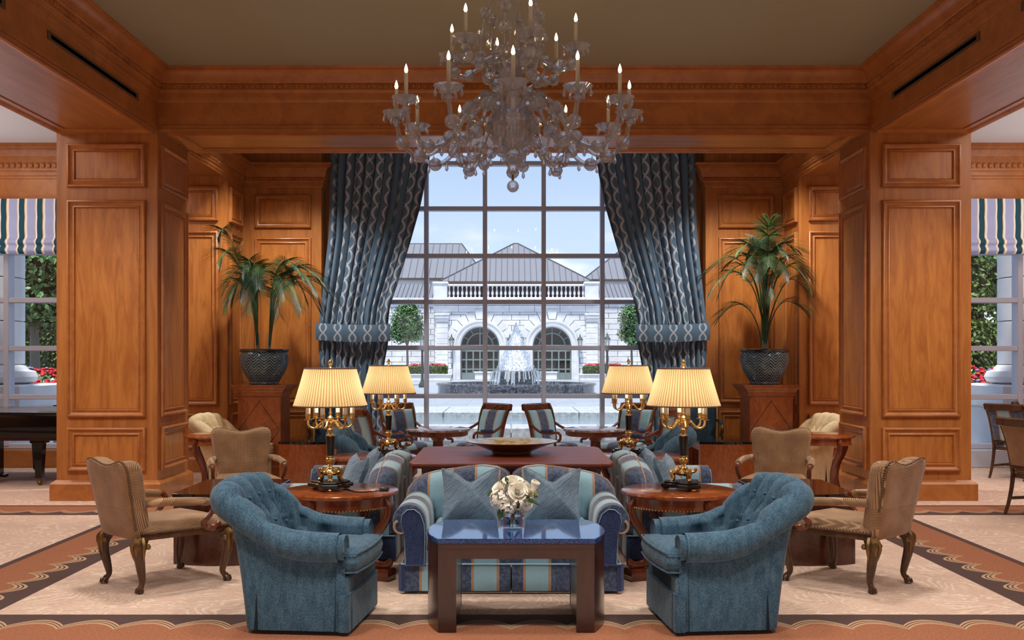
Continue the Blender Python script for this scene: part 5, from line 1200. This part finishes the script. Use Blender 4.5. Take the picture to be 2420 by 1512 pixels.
# hipped roofs with standing seams
def hip(cx, y0, hw, hd, ze, zr, rl, seams, nm='roof'):
    # eaves rectangle centred on cx, ridge of half length rl
    e = [(cx-hw, y0, ze), (cx+hw, y0, ze), (cx+hw, y0+2*hd, ze), (cx-hw, y0+2*hd, ze)]; r_ = [(cx-rl, y0+hd, zr), (cx+rl, y0+hd, zr)]
    o = bp(MB().add(e+r_, [(0, 1, 5, 4), (1, 2, 5), (2, 3, 4, 5), (3, 0, 4)]), nm, ROOF, smooth=0)
    bp(MB().box(cx-hw-.05, cx+hw+.05, y0-.06, y0+.05, ze-.16, ze+.02), 'eaves_gutter', SHADOWW, smooth=0)
    for k in range(seams):
        x = cx-hw+2*hw*(k+.5)/seams; d = abs(x-cx); t = 1 if d <= rl else 1-(d-rl)/(hw-rl)
        p0, p1 = Vector((x, y0, ze)), Vector((x, y0+hd*t, ze+(zr-ze)*t))
        bp(MB().tube([p0+Vector((0, 0, .03)), p1+Vector((0, 0, .03))], .035, 4, cap=False), 'roof_seam', SEAM, smooth=0)
    for a, b in ((0, 4), (1, 5)): bp(MB().tube([(e+r_)[a], (e+r_)[b]], .07, 5), 'hip_ridge', SEAM, smooth=0)
    if rl > 0: bp(MB().tube(r_, .07, 5), 'hip_ridge', SEAM, smooth=0)
SEAM = Mat('roof_seam_metal', S(88, 88, 100), .5, .2)
hip(BX(1220), 77.6, 5.75, 5.6, 7.3, 10.75, .15, 26)
k9 = 92/2450; WX = lambda p: (p-1208)*k9; WZ = lambda q: 1.6-(q-845)*k9
hip(WX(940), 92, WX(1150)-WX(940), 6.5, WZ(657), WZ(577)+.75, WX(1083)-WX(940), 26)
hip(WX(1500), 92, WX(1500)-WX(1378), 6.0, WZ(660), WZ(590)+.6, .6, 16)
bp(MB().box(WX(800), WX(1120), 92.3, 96, 0, WZ(657)), 'wing_wall', STONE, smooth=0); bp(MB().box(WX(1390), WX(1620), 92.3, 96, 0, WZ(660)), 'wing_wall', STONE, smooth=0)
for a, b in ((880, 1027), (1414, 1560)):
    k8 = 80/2450; x0, x1 = (a-1208)*k8, (b-1208)*k8; q = lambda y: 1.6-(y-845)*k8
    bp(MB().add([(x0, 80, q(703)), (x1, 80, q(703)), (x1, 83.5, q(664)), (x0, 83.5, q(664))], [(0, 1, 2, 3)]), 'lean_to_roof', ROOF, smooth=0)
    for k in range(14): x = lerp(x0, x1, (k+.5)/14); bp(MB().tube([(x, 80, q(703)+.03), (x, 83.5, q(664)+.03)], .035, 4, cap=False), 'roof_seam', SEAM, smooth=0)
    bp(MB().box(x0, x1, 79.8, 80.1, q(712), q(704)), 'wing_cornice', STONE, smooth=0); bp(MB().box(x0, x1, 80.12, 80.8, 0, q(708)), 'wing_facade', JOINT, smooth=0)
    for row in range(14):
        z = row*.42; x = x0+(-.7 if row % 2 else 0)
        while x < x1:
            c0, c1 = max(x, x0), min(x+1.5, x1); x += 1.5
            if c1-c0 > .2: bp(MB().box(c0+.018, c1-.018, 80.0, 80.15, z+.018, z+.402, .012), 'stone_block', STONE, smooth=0)
def lantern(mb_glass, mb_iron, c, s):
    x, y, z = c
    mb_glass.lathe([(.09*s, 0), (.14*s, .3*s)], 6, c)
    mb_iron.lathe([(.17*s, .3*s), (.15*s, .36*s), (.05*s, .46*s), (.02*s, .6*s), (.0005, .66*s)], 6, c).lathe([(.05*s, -.1*s), (.1*s, 0)], 6, c)
    for k in range(6): a = pi/3*k; mb_iron.tube([(x+.09*s*cos(a), y+.09*s*sin(a), z), (x+.14*s*cos(a), y+.14*s*sin(a), z+.3*s)], .012*s, 4)
for p, lb in ((1068, 'outside the arched door nearer the piano side'), (1205, 'between arches behind the jet, piano side'), (1232, 'between arches behind the jet, dining side'), (1370, 'outside the arched door nearer the dining side')):
    lt_ = thing('wall_lantern', 'iron wall lantern on the pavilion '+lb, 'lantern', (BX(p), 75.6, BZ(817)), group='pavilion wall lanterns')
    g, i = MB(), MB(); lantern(g, i, (0, 0, 0), 1.35); i.tube(cr([(0, .36, -.1), (0, .2, -.3), (0, 0, -.2), (0, 0, -.1)], 4), .025, 5); g.build('lantern_glass', LGLASS, lt_); i.build('lantern_frame', IRON, lt_)
k6 = 60/2450
for p, lb in ((998, 'piano'), (1435, 'dining')):
    lp = thing('lamp_post', 'dark green lamp post in the courtyard on the %s side' % lb, 'lamp post', ((p-1208)*56/2450, 56, 0), group='courtyard lamp posts')
    g, i = MB(), MB(); lantern(g, i, (0, 0, 2.25), 1.1); g.build('lantern_glass', LGLASS, lp); i.build('lantern_frame', IRON, lp)
    MB().lathe([(.2, 0), (.2, .15), (.1, .3), (.07, .5), (.06, 1.9), (.09, 2.0), (.05, 2.15)], 12).build('post', IRON, lp)
def leafcloud(name, mat, rt, blobs, n, size, seed=1, flat=False):
    r = random.Random(seed); m = MB(); tot = sum(b[3]*b[4]*b[5] for b in blobs)**1.0
    for cx, cy, cz, rx, ry, rz in blobs:
        for k in range(int(n*rx*ry*rz/tot)):
            d = Vector((r.gauss(0, 1), r.gauss(0, 1), r.gauss(0, 1))).normalized(); f = r.uniform(.55, 1.06)
            c = Vector((cx+d.x*rx*f, cy+d.y*ry*f, cz+d.z*rz*f)); nn = (d+Vector((r.gauss(0, .5), r.gauss(0, .5), r.gauss(.3, .5)))).normalized()
            t = nn.orthogonal().normalized(); t = Matrix.Rotation(r.uniform(0, 6.28), 3, nn)@t; b = nn.cross(t); s_ = size*r.uniform(.7, 1.3)
            m.add([c-t*s_, c+b*s_*.5, c+t*s_, c-b*s_*.5], [(0, 1, 2, 3)])
    o = m.build(name, mat, rt, smooth=0, recalc=False); o['kind'] = 'stuff'; return o
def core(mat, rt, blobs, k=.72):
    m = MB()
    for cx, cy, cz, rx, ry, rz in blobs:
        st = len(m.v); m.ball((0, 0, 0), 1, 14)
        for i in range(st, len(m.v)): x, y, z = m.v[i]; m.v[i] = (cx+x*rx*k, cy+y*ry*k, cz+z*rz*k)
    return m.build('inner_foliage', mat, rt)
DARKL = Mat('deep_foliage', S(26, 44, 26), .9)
def tree(name, label, loc, blobs, n, size, trunk_h, seed, mat=LEAF, group=None, tr=.09):
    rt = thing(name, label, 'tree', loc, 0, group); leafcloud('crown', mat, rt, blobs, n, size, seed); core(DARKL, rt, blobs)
    r = random.Random(seed); MB().tube([(0, 0, 0), (.03, 0, trunk_h*.5), (0, .02, trunk_h)], [tr, tr*.8, tr*.6], 8).build('trunk', BARK, rt)
    m = MB()
    for k in range(5): b = blobs[k % len(blobs)]; m.tube([(0, 0, trunk_h*.85), (b[0]*.5+r.gauss(0, .1), b[1]*.5, lerp(trunk_h, b[2], .5)), (b[0]+r.gauss(0, .2), b[1], b[2])], [tr*.5, tr*.35, tr*.15], 5)
    m.build('branches', BARK, rt)
tree('courtyard_tree', 'round green tree in the courtyard beside the curtain, piano side', ((962-1208)*k6, 60, 0), [(0, 0, 3.75, .95, .9, 1.0), (-.45, 0, 3.1, .7, .7, .7), (.4, .1, 3.2, .65, .7, .75), (.1, -.2, 4.4, .6, .6, .55)], 5200, .075, 2.6, 5, group='courtyard trees')
tree('courtyard_tree', 'round green tree in the courtyard beside the curtain, dining side', ((1492-1208)*k6, 60, 0), [(0, 0, 3.85, .75, .8, .95), (.45, 0, 3.2, .75, .7, .8), (-.25, .1, 3.0, .55, .6, .5), (.2, -.2, 2.6, .6, .6, .5)], 5200, .075, 2.6, 9, group='courtyard trees')
def planter(label, x0, x1, y, zt, zh, fl=True, name='hedge_planter', depth=1.2, stone=STONE, seed=1, nl=0):
    rt = thing(name, label, 'planter', ((x0+x1)/2, y, 0)); ox, w_ = -(x0+x1)/2, (x1-x0)/2
    MB().box(-w_-.25, w_+.25, 0, depth, 0, zt-.08, .02).build('planter_wall', stone, rt, smooth=0); MB().box(-w_-.32, w_+.32, -.07, depth+.07, zt-.08, zt, .02).build('planter_coping', stone, rt, smooth=0)
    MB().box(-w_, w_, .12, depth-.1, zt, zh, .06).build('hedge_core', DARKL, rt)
    r = random.Random(seed); m = MB()
    for k in range(int(900+w_*700+nl)):
        f = r.random()
        if f < .5: c = Vector((r.uniform(-w_, w_), .10+r.gauss(0, .012), r.uniform(zt, zh)))
        elif f < .85: c = Vector((r.uniform(-w_, w_), r.uniform(.1, depth-.1), zh+r.gauss(0, .012)))
        else: c = Vector((r.choice((-1, 1))*w_, r.uniform(.1, depth-.1), r.uniform(zt, zh)))
        nn = Vector((r.gauss(0, 1), r.gauss(-.8, 1), r.gauss(.6, 1))).normalized(); t = nn.orthogonal().normalized(); b = nn.cross(t); s_ = r.uniform(.03, .055)
        m.add([c-t*s_, c+b*s_*.6, c+t*s_, c-b*s_*.6], [(0, 1, 2, 3)])
    m.build('hedge_leaves', HEDGE, rt, smooth=0, recalc=False)['kind'] = 'stuff'
    if fl:
        m = MB()
        for k in range(140):
            c = Vector((r.uniform(-w_*.9, w_*.9), r.uniform(.5, depth-.2), zh+r.uniform(.02, .2)))
            m.ball(c, r.uniform(.05, .09), 6, .7)
        m.build('blossoms', PINK, rt, recalc=False)['kind'] = 'stuff'
k7 = 72/2450
planter('low planter with clipped hedge and pink flowers before the pavilion, piano side', (965-1208)*k7, (1058-1208)*k7, 71, .48, 1.0, seed=2)
planter('low planter with clipped hedge and pink flowers before the pavilion, dining side', (1377-1208)*k7, (1470-1208)*k7, 71, .48, 1.0, seed=3)
for p, lb in ((1141, 'piano'), (1297, 'dining')):
    up = thing('stone_trough', 'small pale stone trough before the arched door on the %s side' % lb, 'trough', ((p-1208)*.0306, 74.6, 0))
    MB().box(-.55, .55, -.4, .4, 0, .5, .03).build('trough_body', STONE, up, smooth=0); MB().box(-.62, .62, -.46, .46, .5, .6, .03).build('trough_rim', STONE, up, smooth=0)
# fountain
fo = thing('fountain', 'round dark granite fountain with overflowing bowl and white water jet', 'fountain', (.23, 47.2, 0))
for k in range(20):                                        # basin wall built of curved stones
    a0, a1 = 2*pi*k/20+.004, 2*pi*(k+1)/20-.004; P = []
    for i in range(5):
        a = lerp(a0, a1, i/4); P.append([(r*cos(a), r*sin(a), z) for r, z in ((3.55, 0), (3.55, .34), (3.62, .36), (3.62, .45), (3.15, .45), (3.15, .2), (3.15, 0))])
    m = MB(); m.grid(P, cv=True); m.f += [tuple(range(7)), tuple(28+i for i in range(7))]; m.build('basin_stone', GRAN, fo, smooth=20)
MB().lathe([(3.16, .30), (.0005, .31)], 48).build('basin_water', WATER, fo, smooth=0)
MB().lathe([(.75, .1), (.85, .3), (.9, .62), (1.02, .78), (1.08, .88), (1.07, .98), (.95, 1.02), (.6, 1.0), (.0005, 1.0)], 48).build('bowl', GRAN, fo, smooth=40)
r4 = random.Random(11); m = MB()
for k in range(120):
    a = r4.uniform(0, 2*pi); rr = 1.09+r4.uniform(0, .05); w_ = r4.uniform(.006, .03); l = r4.uniform(.3, .68)
    P = []
    for j in range(4):
        t = j/3; q = rr+.10*t; z = .99-l*t; P.append([(q*cos(a+s_*w_), q*sin(a+s_*w_), z) for s_ in (-1, 1)])
    m.grid(P)
m.build('falling_water', VEIL, fo, smooth=0, recalc=False)['kind'] = 'stuff'
jr = lambda z: interp([(1.0, .78), (1.25, .66), (1.7, .50), (2.1, .38), (2.5, .24), (2.75, .12), (3.0, .08), (3.1, .02)], z)
P = []
for j in range(40):
    z = 1.0+2.08*j/39; P.append([((jr(z)*.8*(1+.05*r4.gauss(0, 1)))*cos(2*pi*k/40), (jr(z)*.8*(1+.05*r4.gauss(0, 1)))*sin(2*pi*k/40), z+r4.gauss(0, .02)) for k in range(40)])
m = MB(); m.grid(P, cv=True)
for k in range(2600):
    z = 1.0+2.15*r4.random()**1.3; a = r4.uniform(0, 2*pi); rr = jr(z)*r4.uniform(.7, 1.25); c = Vector((rr*cos(a), rr*sin(a), z)); s_ = r4.uniform(.008, .028)
    m.add([c+Vector((-s_, 0, 0)), c+Vector((s_, 0, 0)), c+Vector((0, s_, 0)), c+Vector((0, 0, s_*3))], [(0, 1, 2), (0, 1, 3), (1, 2, 3), (0, 2, 3)])
m.build('water_jet', FOAM, fo, smooth=60, recalc=False)['kind'] = 'stuff'
# beds beside the side windows
for s, lb in ((-1, 'piano'), (1, 'dining')):
    co_ = thing('stone_column', 'white stone column on moulded base outside the %s side window' % lb, 'column', (s*8.72, 17.3, 0), group='white columns outside the side windows')
    MB().box(-.78, .78, -.7, .7, 0, .78, .02).build('pedestal', STONE, co_, smooth=0); MB().box(-.86, .86, -.76, .76, .78, 1.16, .03).build('plinth', STONE, co_, smooth=0)
    MB().lathe([(.6, 1.16), (.72, 1.2), (.76, 1.28), (.72, 1.37), (.62, 1.40), (.60, 1.44), (.56, 1.48)], 32).build('torus_base', STONE, co_)
    for k in range(6): MB().lathe([(.54, 1.49+.72*k), (.555, 1.5+.72*k), (.555, 2.19+.72*k), (.54, 2.2+.72*k)], 32).build('shaft_drum', STONE, co_, smooth=30)
    xa, xb = (-13.5, -8.0) if s < 0 else (8.0, 13.5)
    planter('clipped hedge on a stone wall outside the %s side window' % lb, xa, xb, 19.2, .66, .96, False, 'clipped_hedge', .8, GREYST, 21+s)
    fb = thing('flower_bed', 'bed of red flowers with green and silver leaves outside the %s side window' % lb, 'flowers', ((xa+xb)/2, 21.0, 0)); w_ = (xb-xa)/2
    r = random.Random(33+s); MB().box(-w_, w_, -.85, .9, 0, .72).build('bed_soil', SOIL, fb, smooth=0)
    ht = lambda y: lerp(.9, 1.36, (y+.85)/1.7)
    for nm, mt, n_, sz in (('bedding_leaves', LEAF, 5200, .06), ('silver_leaves', SILV, 500, .06)):
        m = MB()
        for k in range(n_):
            y = r.uniform(-.85, .85); c = Vector((r.uniform(-w_, w_), y, ht(y)-abs(r.gauss(0, .12)))); nn = Vector((r.gauss(0, .7), r.gauss(-.5, .7), 1)).normalized(); t = nn.orthogonal().normalized(); b = nn.cross(t); q = sz*r.uniform(.6, 1.3)
            m.add([c-t*q, c+b*q*.55, c+t*q, c-b*q*.55], [(0, 1, 2, 3)])
        m.build(nm, mt, fb, smooth=0, recalc=False)['kind'] = 'stuff'
    for nm, mt, n_, sz in (('red_blossoms', RED, 420, .055), ('lilac_blossoms', LILAC, 60, .045)):
        m = MB()
        for k in range(n_):
            y = r.uniform(-.85, .85); m.ball((r.uniform(-w_, w_), y, ht(y)+r.uniform(-.02, .07)), sz*r.uniform(.7, 1.2), 6, .6)
        m.build(nm, mt, fb, recalc=False)['kind'] = 'stuff'
for s, lb in ((-1, 'piano'), (1, 'dining')): planter('tall clipped hedge wall behind the garden tree outside the %s side window' % lb, s*7.5, s*15.5, 27, .25, 2.5, False, 'tall_hedge', 1.0, GREYST, 51+s, 5000) if s > 0 else planter('tall clipped hedge wall behind the garden tree outside the %s side window' % lb, -15.5, -7.5, 27, .25, 2.5, False, 'tall_hedge', 1.0, GREYST, 51+s, 5000)
GG = 'garden trees outside the side windows'
tree('garden_tree', 'leafy garden tree with pale trunk outside the piano side window', (-11.05, 24, 0), [(0, 0, 3.4, 1.5, 1.2, 1.1), (-.6, .2, 4.3, 1.4, 1.2, 1.0), (.7, 0, 3.9, 1.3, 1.1, 1.1), (.2, 0, 2.9, 1.3, 1.0, .6)], 7000, .085, 2.4, 13, LEAF, GG, .15)
tree('garden_tree', 'light leafy garden tree outside the dining side window', (11.9, 24.5, 0), [(0, 0, 3.6, 1.0, 1.2, 1.2), (.5, .2, 4.4, 1.2, 1.2, 1.0), (-.1, 0, 4.0, .9, 1.0, .9)], 5000, .085, 2.6, 17, LEAF, GG, .12)
tree('garden_shrub', 'dark dense evergreen shrub outside the dining side window', (9.95, 22.9, 0), [(0, 0, 1.6, .75, .8, 1.3), (0, 0, 3.0, .7, .7, 1.5)], 5200, .06, 1.0, 19, HEDGE, None, .1)
for s, x0, lb in ((-1, -14.5, 'piano'), (1, 14.5, 'dining')):
    for k in range(3):
        tree('backdrop_tree', 'broad dark tree, %s of three in the row far outside the %s side window' % (('innermost', 'middle', 'outermost')[k], lb), (s*(12.0+3.0*k), 31-1.2*k, 0), [(0, 0, 1.8, 1.4, 1.2, 1.9), (0, 0, 4.4, 1.5, 1.3, 2.2)], 4200, .12, 1.5, 40+k+s, HEDGE if k % 2 else LEAF, 'hedge row trees', .2)
